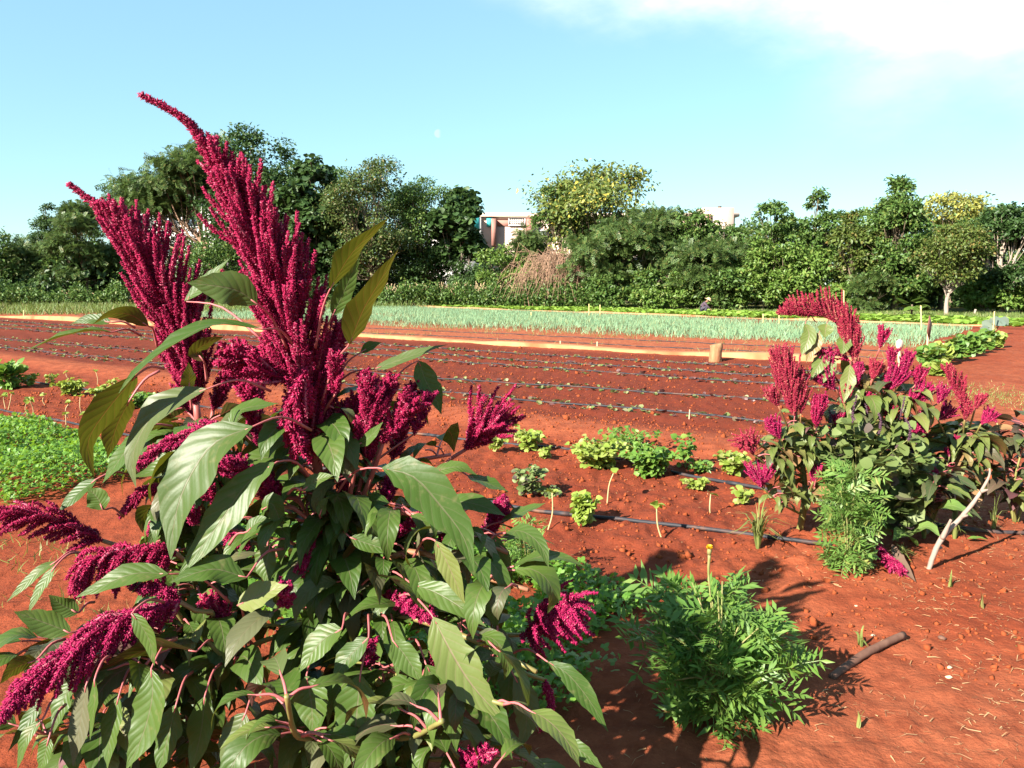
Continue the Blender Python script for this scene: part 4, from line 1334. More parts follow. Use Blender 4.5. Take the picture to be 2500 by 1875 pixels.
def bush(name, label, cat, b, r, h, n, tmpl, size, mat, seed, group=None, stems=6, shape=1.0, spiky=None, dens_low=0.15, upward=0.5, lean=(0, 0), squash=1.0, taper=0.35):
    """A leafy plant: stems fanning from its foot, leaves turned outwards over its volume."""
    rng = np.random.default_rng(seed)
    t = thing(name, b, label, cat, group)
    st = MB()
    tips = []
    lean = np.array([lean[0], lean[1], 0.0])
    for k in range(stems):
        az = GOLD * k + rng.uniform(-0.5, 0.5)
        rad = r * math.sqrt((k + 0.5) / stems) * 0.8
        tip = b + np.array([math.cos(az) * rad, math.sin(az) * rad * squash, h * (1.0 - taper * (rad / r) ** 2) * rng.uniform(0.75, 0.97)]) + lean
        mid = b * 0.5 + tip * 0.5 + np.array([0, 0, 0.12 * h]) - 0.15 * (tip - b) * [1, 1, 0]
        C = crm([b - UP * 0.02, mid, tip], 12)
        tube(st, C, [0.0055 * min(1, h / 0.4), 0.0025 * min(1, h / 0.4)], 5)
        tips.append(C)
    st.obj("stem", [STEM_G], t)
    mb = MB()
    P, Dn, Nn = [], [], []
    w = rng.integers(0, stems, n)
    f = dens_low + (1 - dens_low) * rng.random(n) ** 0.8
    for k in range(n):
        C = tips[w[k]]
        q = poly_at(C, f[k]) if k % 1 == 0 else C[-1]
        az = rng.uniform(0, 2 * np.pi)
        out = np.array([math.cos(az), math.sin(az), 0])
        out = unit(out + 0.5 * unit((q - b) * [1, 1, 0.0001]))
        q = q + out * r * shape * rng.uniform(0.03, 0.30) * (1.15 - 0.5 * f[k])
        q[2] = max(q[2], b[2] + 0.02)
        P.append(q)
        Dn.append(unit(out + UP * (upward * (f[k] - 0.35)) + 0.25 * rng.standard_normal(3)))
        Nn.append(unit(UP * 0.75 + 0.55 * rng.standard_normal(3) + SUNV * 0.35))
    s = size * rng.uniform(0.6, 1.25, n)
    Rm, P = orient(np.array(Dn), np.array(Nn), s), np.array(P)
    tl = FRONDS if tmpl is FROND else [tmpl]
    for q, tm in enumerate(tl):
        mb.scatter(tm, Rm[q::len(tl)], P[q::len(tl)])
    mb.obj("foliage", [mat], t, smooth=False)
    if spiky:
        for k in range(spiky):
            C = tips[k % stems]
            sp = MB()
            plume(sp, [C[-1] - UP * 0.02, C[-1] + UP * 0.05 + 0.02 * rdir(rng, 1)[0], C[-1] + UP * 0.11 + 0.03 * rdir(rng, 1)[0]], [(0, 0.016), (1, 0.006)], 26, rng, spike_r=0.004, dens=700, floret=0.004, opening=1.2, axis_r=0.002)
            sp.obj("flower_spike", [PURP_FL], t)
    return t


b0 = base_at(2085, 1330)
bush("basil_bush", "grey-green basil bush with dusky purple flower spikes in front of the tall amaranth", "basil", b0, 0.46, 0.92, 800, WIDE, 0.066, BASIL_P, 51, None, 16, 0.8, 12, 0.2)
b0 = base_at(2190, 1325)
bush("basil_bush", "lower dark-stemmed basil bush between the big basil and the white stick", "basil", b0, 0.30, 0.62, 380, WIDE, 0.085, BASIL_P, 52, None, 9, 0.8, 5, 0.2)

# marigolds: feathery leaves
def marigold(label, b, r, h, n, size, mat, seed, lean=(0, 0), stems=12, bud=None, taper=0.35):
    t = bush("marigold_plant", label, "marigold", b, r, h, n, FROND, size, mat, seed, "feathery marigold plants", stems, 0.55, None, 0.10, 0.8, lean, 1.0, taper)
    for (px, py, Y) in bud or ():
        rng = np.random.default_rng(7)
        c = at(px, py, Y)
        mb = MB()
        tube(mb, [np.array(b) + [0, 0, 0.05], np.array(b) * 0.4 + c * 0.6 - UP * 0.03, c - UP * 0.10, c - UP * 0.04, c - UP * 0.012], [0.0035, 0.003, 0.0026, 0.003, 0.0065], 7, 1, n=22)
        tube(mb, [c - UP * 0.018, c - UP * 0.004, c + UP * 0.006], [0.0075, 0.0088, 0.007], 9, 1)
        az = np.linspace(0, 2 * np.pi, 12, endpoint=False)
        d = np.stack([np.cos(az) * 0.45, np.sin(az) * 0.45, np.ones(12)], 1)
        mb.scatter(WIDE, orient(d, -d * [1, 1, 0.2] + [0, 0, 0.3], np.full(12, 0.020)), np.tile(c + UP * 0.002, (12, 1)))
        mb.obj("flower", [YEL, STEM_G], t)
    return t


YEL = leaf_mat("marigold_petal", (0.75, 0.42, 0.01), (0.85, 0.55, 0.02), None, 0.3)
bud_b = base_at(1770, 1770)
marigold("big feathery marigold bush half in the amaranth's shade, one yellow bud opening", bud_b + [-0.01, 0.05, 0], 0.35, 0.55, 400, 0.14, MARI, 61, (-0.02, 0.10), 22, [(1732, 1343, 2.90)], 1.0)
marigold("bright upright marigold plant in front of the basil bush", base_at(2070, 1400), 0.14, 0.64, 230, 0.125, MARI_Y, 62, (0, 0.04), 10)
marigold("low ferny marigold seedling showing between the tall amaranth and its shadow", base_at(1285, 1420), 0.14, 0.36, 60, 0.10, MARI_Y, 63, (0, 0), 6)

# ------------------------------------------------------------------ parsley (nobody could count its leaflets)
def t_trefoil():
    V, T, UV = [], [], []
    for a, l in ((0, 0.62), (-1.15, 0.5), (1.15, 0.5)):
        c, s = math.cos(a), math.sin(a)
        base = np.array([0, 0.38, 0.0])
        d, x = np.array([-s, c, -0.12]), np.array([c, s, 0])
        k = len(V)
        V += [base, base + d * l * 0.55 + x * l * 0.36, base + d * l, base + d * l * 0.55 - x * l * 0.36, base + d * l * 0.86 + x * l * 0.2, base + d * l * 0.86 - x * l * 0.2]
        T += [[k, k + 1, k + 2], [k, k + 2, k + 3], [k + 1, k + 4, k + 2], [k + 3, k + 2, k + 5]]
        UV += [[0.5, 0.5]] * 6
    k = len(V)
    V += [np.array([-0.012, 0, -0.05]), np.array([0.012, 0, -0.05]), np.array([0, 0.4, 0.0])]
    UV += [[0.5, 0.5]] * 3
    T += [[k, k + 1, k + 2]]
    return np.array(V), E0, np.array(T), np.array(UV)


TREFOIL = t_trefoil()
PARSLEY = leaf_mat("parsley_leaf", (0.095, 0.23, 0.024), (0.17, 0.33, 0.045), None, 0.40, (0.32, 0.52, 0.03), 0.45, 0.4, 0, cc=(0.22, 0.34, 0.06))
rng = np.random.default_rng(70)


def patch(mb, n, u0, u1, v0, v1, h, size, tmpl, rng, clump=1.6, thin=None, upd=0.6):
    u, v = rng.uniform(u0, u1, n), rng.uniform(v0, v1, n)
    x, y = row_xy(u, v)
    m = fbm(x * clump, y * clump, 3, 71)
    edge = bump01(v, v0, v1, 0.3)
    hh = h * np.clip(0.62 + 0.9 * m, 0.18, 1.15) * (0.45 + 0.55 * edge)
    keep = np.ones(n, bool) if thin is None else (m > thin(u, v))
    f = rng.random(n) ** 0.55
    z = hgt(x, y) + hh * f
    P = np.stack([x, y, z], 1)[keep]
    k = len(P)
    d = rdir(rng, k)
    d[:, 2] = np.abs(d[:, 2]) * upd
    mb.scatter(tmpl, orient(d, UP * 0.8 + SUNV * 0.3 + 0.5 * rng.standard_normal((k, 3)), size * rng.uniform(0.6, 1.3, k)), P)


mb = MB()
patch(mb, 21000, -12.5, -6.3, 2.35, 3.85, 0.30, 0.046, TREFOIL, rng)
patch(mb, 12000, -4.4, -1.5, 2.2, 3.62, 0.27, 0.048, TREFOIL, rng, 1.8, lambda u, v: np.where(u > -1.75, -0.05, -0.4))
stuff(mb.obj("parsley", [PARSLEY], origin=(0, 3, 0)), "dense bright parsley growing along the near bed and in the amaranth's shade", "parsley")

# ------------------------------------------------------------------ bean, pepper and basil clumps
BG = "leafy clumps planted along the hose"


def clump(px, py, wpx, hpx, label, cat, tmpl, size, mat, n, seed, name="bean_plant", stems=8, **kw):
    b = base_at(px, py)
    Y = b[1]
    return bush(name, label, cat, b + [0, wpx * Y / F * 0.3, 0], wpx * Y / F * 1.08, hpx * Y / F * 0.95, n, tmpl, size, mat, seed, BG, stems, **kw)


clump(1462, 1150, 92, 80, "wide mound of pale green bean leaves, largest of the clumps on the hose", "bean plant", FOLDED, 0.056, BEAN, 609, 81, stems=14, dens_low=0.05)
clump(1590, 1172, 78, 85, "darker green pepper plant touching the largest bean mound", "pepper plant", FOLDED, 0.056, PEPPER, 435, 82, "pepper_plant", 10)
clump(1540, 1110, 100, 62, "thin straggly pepper plant standing up behind the bean mound", "pepper plant", FOLDED, 0.049, PEPPER, 188, 83, "pepper_plant", 9)
clump(1676, 1150, 36, 100, "single tall pepper plant with nodding leaves by the bean bed hose", "pepper plant", FOLDED, 0.056, PEPPER, 87, 84, "pepper_plant", 3)
clump(1790, 1172, 48, 66, "light bean clump under the salmon-plumed amaranth", "bean plant", FOLDED, 0.051, BEAN, 275, 85)
clump(1292, 1108, 56, 58, "yellow-green bean clump just past the tall amaranth's drooping plume", "bean plant", FOLDED, 0.048, BEAN, 304, 86)
clump(1210, 1110, 36, 46, "small yellowish bean clump half hidden by amaranth leaves", "bean plant", FOLDED, 0.044, BEAN, 159, 87)
clump(1330, 1122, 20, 34, "little bean plant standing on the hose between two clumps", "bean plant", FOLDED, 0.044, BEAN, 58, 88, stems=3)
clump(1290, 1215, 56, 92, "sparse purple-stemmed basil on bare soil before the bean clumps", "basil", FOLDED, 0.041, BASIL_P, 230, 89, "basil_plant", 11)
clump(1345, 1215, 34, 24, "low dusky basil sprawling in the open soil", "basil", FOLDED, 0.037, BASIL_P, 100, 90, "basil_plant", 6)
clump(1703, 1205, 38, 30, "pale sprawling seedling clump beside the hose joint", "bean plant", FOLDED, 0.044, BEAN, 87, 91, stems=5)
clump(1815, 1240, 30, 46, "young bean plant on a short woody stalk", "bean plant", FOLDED, 0.048, BEAN, 49, 92, stems=3)
clump(1720, 1160, 30, 30, "wispy weed beside the tall pepper plant", "weed", NARROW, 0.06, PEPPER, 87, 93, "weed", 5)
clump(12, 952, 36, 62, "dark grassy chive clump at the far end of the bean row", "chives", NARROW, 0.16, PEPPER, 246, 94, "chive_clump", 10, upward=2.0)
clump(62, 946, 36, 30, "low bean clump beside the dark chive clump", "bean plant", FOLDED, 0.049, BEAN, 232, 95)
clump(120, 938, 17, 26, "small pale bean plant between larger bean clumps", "bean plant", FOLDED, 0.044, BEAN, 72, 96, stems=4)
clump(170, 968, 44, 44, "rounded bean clump seen over the parsley", "bean plant", FOLDED, 0.056, BEAN, 304, 97)
clump(250, 982, 44, 42, "bean clump next to the arching amaranth leaf", "bean plant", FOLDED, 0.056, BEAN, 304, 98)
clump(325, 1000, 56, 40, "shaded bean clump behind the long hanging amaranth leaves", "bean plant", FOLDED, 0.056, PEPPER, 333, 99)
clump(268, 950, 26, 30, "thin bean plant rising behind the bean clumps", "bean plant", FOLDED, 0.048, BEAN, 58, 100, stems=4)
# pale basil: a small stack of leaf whorls
clump(1424, 1288, 34, 108, "pale yellow-green basil plant standing right on the hose", "basil", FOLDED, 0.051, BASIL, 190, 101, "basil_plant", 7, dens_low=0.3)

# single seedlings on bare stalks
SG = "lanky bean seedlings on bare stalks"
PALE_STALK = rough_mat("pale_stalk", (0.42, 0.36, 0.17), (0.50, 0.32, 0.17), 30.0, 0.6, 0.1, 0.002)


def seedling(top, foot, label, seed, n=5, s=0.055):
    rng = np.random.default_rng(seed)
    b = base_at(*foot)
    tp = at(top[0], top[1], b[1] + rng.uniform(-0.03, 0.03))
    t = thing("bean_seedling", b, label, "seedling", SG)
    mb = MB()
    mid = (b + tp) / 2 + 0.02 * rng.standard_normal(3)
    tube(mb, [b - UP * 0.02, mid, tp], [0.0062, 0.0045], 6, n=8)
    mb.obj("stalk", [PALE_STALK], t)
    if n:
        mb = MB()
        az = GOLD * np.arange(n) + rng.uniform(0, 6)
        d = np.stack([np.cos(az), np.sin(az), rng.uniform(-0.3, 1.3, n)], 1)
        mb.scatter(FOLDED, orient(d, UP + 0.3 * rng.standard_normal((n, 3)), s * rng.uniform(0.7, 1.2, n)), np.tile(tp, (n, 1)))
        mb.obj("leaf", [BEAN], t)


for k, (a, b_, l, n) in enumerate([
    ((1348, 1203), (1336, 1293), "lanky seedling between the shaded basil and the pale basil", 5),
    ((1603, 1235), (1618, 1322), "tall thin seedling standing just before the near hose", 5),
    ((1498, 1155), (1482, 1232), "bare stalk leaning below the largest bean mound", 2),
    ((1256, 1040), (1258, 1082), "small seedling showing above the drooping crimson plume", 6),
    ((1735, 1207), (1735, 1259), "forked bare seedling with a side twig near the near hose", 2),
    ((1330, 1350), (1333, 1372), "short seedling low beside the shaded parsley", 4),
    ((73, 977), (78, 1040), "taller of the seedling pair growing on the hose over the parsley", 6),
    ((66, 980), (70, 1018), "shorter of the seedling pair growing on the hose over the parsley", 6),
    ((169, 984), (169, 1031), "straight seedling before the rounded bean clump", 5),
    ((108, 965), (114, 990), "small leaning seedling between clump and hose", 5),
    ((28, 960), (19, 1003), "bent seedling under the low bean clump", 5),
    ((234, 908), (237, 938), "seedling on the bare strip behind the bean clumps", 5),
    ((196, 968), (199, 1010), "crooked seedling in front of two bean clumps", 2),
    ((206, 1012), (216, 1028), "short yellow seedling just above the hose", 5),
    ((160, 1012), (161, 1060), "thin seedling rooted between hose and parsley", 4),
    ((140, 1052), (148, 1085), "seedling poking out of the parsley edge", 5),
    ((10, 966), (14, 1000), "seedling at the foot of the chive clump", 5),
    ((163, 908), (166, 925), "tiny seedling behind the rounded bean clump", 5),
]):
    seedling(a, b_, l, 120 + k, n)

# grassy tuft on the near hose
GRASSM = leaf_mat("grass_blade", (0.14, 0.20, 0.045), (0.28, 0.30, 0.09), None, 0.3, (0.3, 0.34, 0.04), 0.5, 0.3, 0, cc=(0.42, 0.33, 0.13))


def blade_mesh(mb, b, n, L, spread, rng, w=0.006):
    for k in range(n):
        az = rng.uniform(0, 2 * np.pi)
        o = np.array([math.cos(az), math.sin(az), 0])
        l = L * rng.uniform(0.5, 1.15)
        lean = spread * rng.uniform(0.1, 1.0)
        P = crm([b + o * 0.01, b + o * l * lean * 0.3 + UP * l * 0.55, b + o * l * lean * (0.9 + 0.3 * lean) + UP * l * (0.95 - 0.75 * lean)], 7)
        s = np.cross(o, UP)
        ww = w * np.array([0.7, 1, 1, 0.9, 0.7, 0.45, 0.08])
        V = np.stack([P - s * ww[:, None], P + s * ww[:, None]], 1).reshape(-1, 3)
        i = np.arange(6)
        mb.add(V, np.stack([2 * i, 2 * i + 1, 2 * i + 3, 2 * i + 2], 1), None, None)


def tuft(px, py, n, L, spread, label, seed, w=0.006):
    b = base_at(px, py)
    mb = MB()
    blade_mesh(mb, b, n, L, spread, np.random.default_rng(seed), w)
    tag(mb.obj("grass_tuft", [GRASSM], origin=b), label, "grass", "grass tufts growing singly on the soil")


tuft(1850, 1342, 42, 0.36, 0.8, "straggly yellow-green grass tuft growing on the near hose", 131)
tuft(2255, 1320, 60, 0.22, 0.7, "grass tuft at the foot of the purplish young amaranth", 132, 0.004)
tuft(2200, 1375, 60, 0.13, 0.9, "short mat of grass beside the bright marigold", 133, 0.004)
tuft(2330, 1320, 36, 0.20, 0.8, "thin grass around the leaning white stick", 134, 0.004)
tuft(2319, 1440, 5, 0.10, 0.25, "two or three upright grass blades close to the stick's foot", 135)
tuft(2396, 1490, 4, 0.10, 0.2, "pair of yellow grass blades on the open path", 136)
tuft(2425, 1300, 14, 0.26, 0.6, "dry grass stalks by the hose end", 137, 0.003)
tuft(2098, 1770, 6, 0.08, 0.3, "tiny grass sprout at the shade's edge", 138)
tuft(2100, 1580, 7, 0.10, 0.9, "flattened weed beside the brown branch", 139)

# broad-leaved weed by the stick
b0 = base_at(2265, 1325)
t = thing("broad_leaf_weed", b0, "weed with two broad bright leaves at the foot of the basil", "weed")
mb = MB()
for q in ([(2225, 1300), (2265, 1285), (2295, 1310)], [(2290, 1240), (2330, 1235), (2375, 1262)], [(2235, 1330), (2205, 1300), (2180, 1320)]):
    big_leaf(mb, pts3(q, (4.72, 4.6)), 0.13, [0, -0.3, 1], np.random.default_rng(3), 0, 10, 6)
mb.obj("leaf", [leaf_mat("weed_leaf", (0.15, 0.27, 0.06), (0.20, 0.31, 0.08), None, 0.3, (0.3, 0.4, 0.03), 0.45, 0.4, 8, (0.3, 0.36, 0.16))], t)

# ------------------------------------------------------------------ beet seedlings along the five hoses
BEETS = [leaf_mat("beet_leaf_green", (0.16, 0.22, 0.06), (0.28, 0.28, 0.12), None, 0.3, None, 0.5, 0.3, 0, cc=(0.40, 0.36, 0.20)),
         leaf_mat("beet_leaf_purple", (0.12, 0.045, 0.045), (0.20, 0.10, 0.085), None, 0.25, None, 0.45, 0.4, 0, cc=(0.22, 0.22, 0.09))]
rng = np.random.default_rng(140)
us, vs = [], []
for k, dv in enumerate(DRIPS):
    slope = (0.06, 0.10, 0.0, 0.0, 0.0)[k]
    for side in (-1, 1):
        u = np.arange(-46, -2.7, 0.095)
        u = u + rng.uniform(-0.05, 0.05, len(u))
        keep = rng.random(len(u)) < 0.78
        u = u[keep]
        us.append(u)
        vs.append(dv + slope * np.clip(u + 5, -4, 4) + side * rng.uniform(0.07, 0.24, len(u)))
us, vs = np.concatenate(us), np.concatenate(vs)
xs, ys = row_xy(us, vs)
view = (np.abs(np.arctan2(xs, ys)) < math.radians(34))
xs, ys, vs = xs[view], ys[view], vs[view]
zs = hgt(xs, ys)
order = np.argsort(np.hypot(xs, ys))


def beet_faces(mb, b, rng, s):
    n = rng.integers(3, 6)
    az = rng.uniform(0, 6) + GOLD * np.arange(n)
    d = np.stack([np.cos(az), np.sin(az), rng.uniform(0.35, 1.3, n)], 1)
    mb.scatter(LEAF, orient(d, UP + 0.3 * rng.standard_normal((n, 3)), s * rng.uniform(0.6, 1.2, n)), np.tile(b, (n, 1)), 0)


protos = []
for k in range(8):
    mb = MB()
    beet_faces(mb, np.zeros(3), rng, 0.058)
    protos.append(mb.mesh("beet_seedling", [BEETS[k % 2]]))
far = [MB(), MB()]
# hidden behind the two tall amaranths: skip those as individuals
hid = (np.arctan2(xs, ys) > math.radians(-27)) & (np.arctan2(xs, ys) < math.radians(-4))
made = 0
for k in order:
    if made < 300 and not hid[k]:
        o = bpy.data.objects.new("beet_seedling", protos[rng.integers(0, 8)])
        scene.collection.objects.link(o)
        o.location = (float(xs[k]), float(ys[k]), float(zs[k]) - 0.003)
        o.rotation_euler = (rng.normal(0, 0.15), rng.normal(0, 0.15), rng.uniform(0, 6.28))
        s = rng.uniform(0.6, 1.25)
        o.scale = (s, s, s)
        tag(o, "small beet seedling planted in a row beside a drip hose", "seedling", "beet seedlings along the drip hoses")
        made += 1
    else:
        beet_faces(far[rng.integers(0, 2)], np.array([xs[k], ys[k], zs[k] - 0.003]), rng, 0.058 * rng.uniform(0.7, 1.25))
rest = MB()
for i, m_ in enumerate(far):
    m_.mq = [np.full(len(q), i) for q in m_.mq]
    m_.mt = [np.full(len(q), i) for q in m_.mt]
    rest.V += m_.V
    rest.UV += m_.UV
    rest.Q += [q + rest.n for q in m_.Q]
    rest.T += [q + rest.n for q in m_.T]
    rest.mq += m_.mq
    rest.mt += m_.mt
    rest.n += m_.n
stuff(rest.obj("beet_rows", BEETS, origin=(-8, 14, 0)), "far rows of tiny green and purple beet seedlings in dark red soil", "seedlings")

# ------------------------------------------------------------------ onions, lettuce, grass
ONION = leaf_mat("onion_blade", (0.18, 0.33, 0.18), (0.28, 0.44, 0.25), None, 0.3, (0.25, 0.36, 0.12), 0.5, 0.3, 0, cc=(0.36, 0.36, 0.16))
LETT = leaf_mat("lettuce_leaf", (0.18, 0.32, 0.035), (0.28, 0.42, 0.07), None, 0.35, (0.35, 0.46, 0.03), 0.5, 0.3)


def t_blade():
    V = np.array([[-0.5, 0, 0], [0.5, 0, 0], [-0.42, 0.55, 0.03], [0.42, 0.55, 0.03], [0.0, 1.0, -0.10]])
    return V, np.array([[0, 1, 3, 2]]), np.array([[2, 3, 4]]), np.zeros((5, 2))


BLADE = t_blade()


def blades(mb, x, y, L, w, rng, lean=0.35, mi=0):
    n = len(x)
    d = UP + lean * rng.standard_normal((n, 3)) * [1, 1, 0.2]
    l = L * rng.uniform(0.55, 1.2, n)
    mb.scatter(BLADE, orient(d, rdir(rng, n), np.stack([np.full(n, w), l, l], 1)), np.stack([x, y, hgt(x, y) - 0.01], 1), mi)


rng = np.random.default_rng(150)
mb = MB()
rows = np.arange(22.6, 41.5, 0.20)
for v in rows:
    n = int(43 * 34)
    u = rng.uniform(-46, -3.9, n)
    k = rng.random(n) < np.clip(0.75 + 1.3 * fbm(u * 0.35, np.full(n, v) * 0.5, 2, 77), 0.15, 1) * (0.5 if v < 24.2 else 1.0)
    k &= v < 34.1 + SKEW * (-4 - u)
    u = u[k]
    x, y = row_xy(u, v + 0.035 * rng.standard_normal(len(u)))
    kk = np.abs(np.arctan2(x, y)) < math.radians(35)
    blades(mb, x[kk], y[kk], 0.23, 0.018, rng, 0.42)
stuff(mb.obj("onion_bed", [ONION], origin=(0, 30, 0)), "broad bed of blue-green onion tops across the middle of the field", "onions")

mb = MB()
P, S = [], []
for v in np.arange(36.9, 42.6, 0.42):
    u = np.arange(-48, -2.5, 0.34)
    u = u + rng.uniform(-0.08, 0.08, len(u))
    x, y = row_xy(u, v + SKEW * np.clip(-4 - u, 0, 60) + 0.05 * rng.standard_normal(len(u)))
    P.append(np.stack([x, y, hgt(x, y)], 1))
P = np.concatenate(P)
for k in range(9):
    n = len(P)
    az = GOLD * k + rng.uniform(0, 6, n)
    e = 0.25 + 0.09 * k + rng.normal(0, 0.15, n)
    d = np.stack([np.cos(az) * np.cos(e), np.sin(az) * np.cos(e), np.sin(e)], 1)
    mb.scatter(WIDE, orient(d, UP + 0.2 * rng.standard_normal((n, 3)), 0.24 * rng.uniform(0.7, 1.2, n)), P)
stuff(mb.obj("lettuce_rows", [LETT], origin=(0, 45, 0)), "bright green lettuce rows behind the far orange kerb", "lettuce")

# rough grass between the fields and the trees
WILD = leaf_mat("wild_grass", (0.10, 0.17, 0.035), (0.19, 0.25, 0.07), None, 0.3, (0.25, 0.3, 0.04), 0.5, 0.3, 0, cc=(0.34, 0.30, 0.13))
mb = MB()
n = 60000
u, v = rng.uniform(-62, 12, n), rng.uniform(43.0, 52, n)
x, y = row_xy(u, v + SKEW * np.clip(-4 - u, 0, 60))
k = np.abs(np.arctan2(x, y)) < math.radians(35)
blades(mb, x[k], y[k], 0.26, 0.030, rng, 0.5)
n = 14000
u, v = rng.uniform(-62, -40, n), rng.uniform(18.0, 46, n)
x, y = row_xy(u, v)
k = (np.abs(np.arctan2(x, y)) < math.radians(35)) & (y > 44)
blades(mb, x[k], y[k], 0.55, 0.035, rng, 0.5)
stuff(mb.obj("wild_grass", [WILD], origin=(0, 55, 0)), "rough green grass strip between the last crop and the trees", "grass")
# weeds on the pale strip and sparse grass on the path
mb = MB()
n = 4200
u, v = rng.uniform(-40, -3.4, n), rng.uniform(17.9, 23.3, n)
k = fbm(u * 0.9, v * 0.9, 2, 5) > 0.12
x, y = row_xy(u[k], v[k])
blades(mb, x, y, 0.16, 0.010, rng, 0.6)
n = 5000
u, v = rng.uniform(-1.8, 6, n), rng.uniform(2.5, 24, n)
k = fbm(u * 0.7, v * 0.7, 3, 15) > 0.30
x, y = row_xy(u[k], v[k])
blades(mb, x, y, 0.06, 0.005, rng, 0.9)
n = 1600
u, v = rng.uniform(-7, -2, n), rng.uniform(0.6, 2.2, n)
k = fbm(u * 1.5, v * 1.5, 3, 25) > 0.0
x, y = row_xy(u[k], v[k])
blades(mb, x, y, 0.10, 0.006, rng, 0.9)
p0 = ground_at(2390, 965)
n = 1500
x, y = p0[0] + rng.normal(0, 0.55, n), p0[1] + rng.normal(0, 0.8, n)
blades(mb, x, y, 0.07, 0.007, rng, 0.8)
stuff(mb.obj("sparse_grass", [GRASSM], origin=(2, 10, 0)), "sparse short grass scattered over the path and the pale strip", "grass")

# ------------------------------------------------------------------ straw and crumbs of soil
STRAW = leaf_mat("dry_straw", (0.36, 0.19, 0.085), (0.50, 0.31, 0.16), None, 0.1, None, 0.7, 0.2, 0, cc=(0.35, 0.16, 0.08))
CLOD = rough_mat("soil_crumb", (0.22, 0.048, 0.016), (0.29, 0.07, 0.025), 12.0, 0.95, 0.5, 0.01, 0.1)
mb = MB()
n = 42000
u, v = rng.uniform(-1.5, 5.5, n), rng.uniform(1.8, 9.0, n)
m = fbm(u * 0.9, v * 0.9, 3, 91)
k = rng.random(n) < np.clip(0.16 + 2.0 * m, 0.02, 1)
u, v = u[k], v[k]
n2 = 900
u = np.concatenate([u, rng.uniform(-10, -1.5, n2)])
v = np.concatenate([v, rng.uniform(3.8, 8.5, n2)])
x, y = row_xy(u, v)
n = len(x)
az = rng.uniform(0, 2 * np.pi, n)
d = np.stack([np.cos(az), np.sin(az), rng.normal(0, 0.10, n)], 1)
l = rng.uniform(0.010, 0.07, n) * rng.uniform(0.4, 1.2, n)
mb.scatter(BLADE, orient(d, UP + 0.5 * rng.standard_normal((n, 3)), np.stack([rng.uniform(0.0015, 0.0045, n), l, l * 1.6], 1)), np.stack([x, y, hgt(x, y) + 0.006], 1))
stuff(mb.obj("straw", [STRAW], origin=(2, 4, 0)), "bits of dry straw and dead leaves strewn over the red path", "straw")
mb = MB()
n = 24000
u, v = rng.uniform(-13, 4, n), np.where(rng.random(n) < 0.6, rng.uniform(3.6, 8.6, n), rng.uniform(8.2, 16.8, n))
k = (v < 8.5) | (u < -2.7)
u, v = u[k], v[k]
x, y = row_xy(u, v)
n = len(x)
s = np.exp(rng.normal(math.log(0.0070), 0.55, n)) * (1 + 0.02 * np.hypot(x, y))
R = orient(rdir(rng, n), rdir(rng, n), s[:, None] * rng.uniform(0.6, 1.3, (n, 3)))
mb.scatter(t_octa(1.0), R, np.stack([x, y, hgt(x, y) + s * 0.2], 1))
stuff(mb.obj("soil_crumbs", [CLOD], origin=(0, 6, 0), smooth=False), "crumbs and clods of red soil lying on the beds", "soil")

# ------------------------------------------------------------------ trees and shrubs along the far side
def tree_leaf(name, a, b, cc=None, tr=0.25):
    return leaf_mat(name, a, b, None, tr, tuple(min(1, c * 1.6) for c in b), 0.5, 0.35, 0, cc=cc)


G_DARK = tree_leaf("dark_leaf", (0.028, 0.068, 0.016), (0.065, 0.118, 0.028))
G_MID = tree_leaf("mid_leaf", (0.055, 0.120, 0.022), (0.110, 0.185, 0.038), (0.16, 0.20, 0.04))
G_LIGHT = tree_leaf("light_leaf", (0.090, 0.175, 0.024), (0.160, 0.250, 0.048), (0.22, 0.25, 0.06))
G_FEATH = tree_leaf("feathery_leaf", (0.058, 0.115, 0.028), (0.110, 0.170, 0.042), (0.17, 0.16, 0.045))
G_YEL = tree_leaf("yellow_podded_leaf", (0.085, 0.145, 0.028), (0.17, 0.20, 0.04), (0.46, 0.38, 0.06))
G_GOLD = tree_leaf("gold_podded_leaf", (0.17, 0.20, 0.045), (0.40, 0.36, 0.07), (0.10, 0.15, 0.035))
G_OLIVE = tree_leaf("olive_leaf", (0.080, 0.125, 0.022), (0.130, 0.170, 0.035), (0.19, 0.14, 0.035))
G_BROWN = tree_leaf("browned_leaf", (0.055, 0.105, 0.022), (0.110, 0.150, 0.036), (0.22, 0.16, 0.06))
BARK = rough_mat("bark", (0.13, 0.095, 0.065), (0.24, 0.18, 0.12), 6.0, 0.9, 0.6, 0.03, stretch=(1, 1, 0.2))
BARK_W = rough_mat("pale_bark", (0.32, 0.25, 0.20), (0.42, 0.34, 0.27), 5.0, 0.9, 0.5, 0.03, cc=(0.26, 0.15, 0.10), stretch=(1, 1, 0.3))
TWIG = rough_mat("dry_twigs", (0.26, 0.15, 0.095), (0.38, 0.24, 0.16), 5.0, 0.9, 0.3, 0.02)


def far_base(px, py_base):
    py_base = py_base - 6.0 * min(max((1500 - px) / 400.0, 0), 1)   # the tree line recedes to the left
    p = ground_at(px, py_base)
    return np.array([p[0], p[1], -0.02])


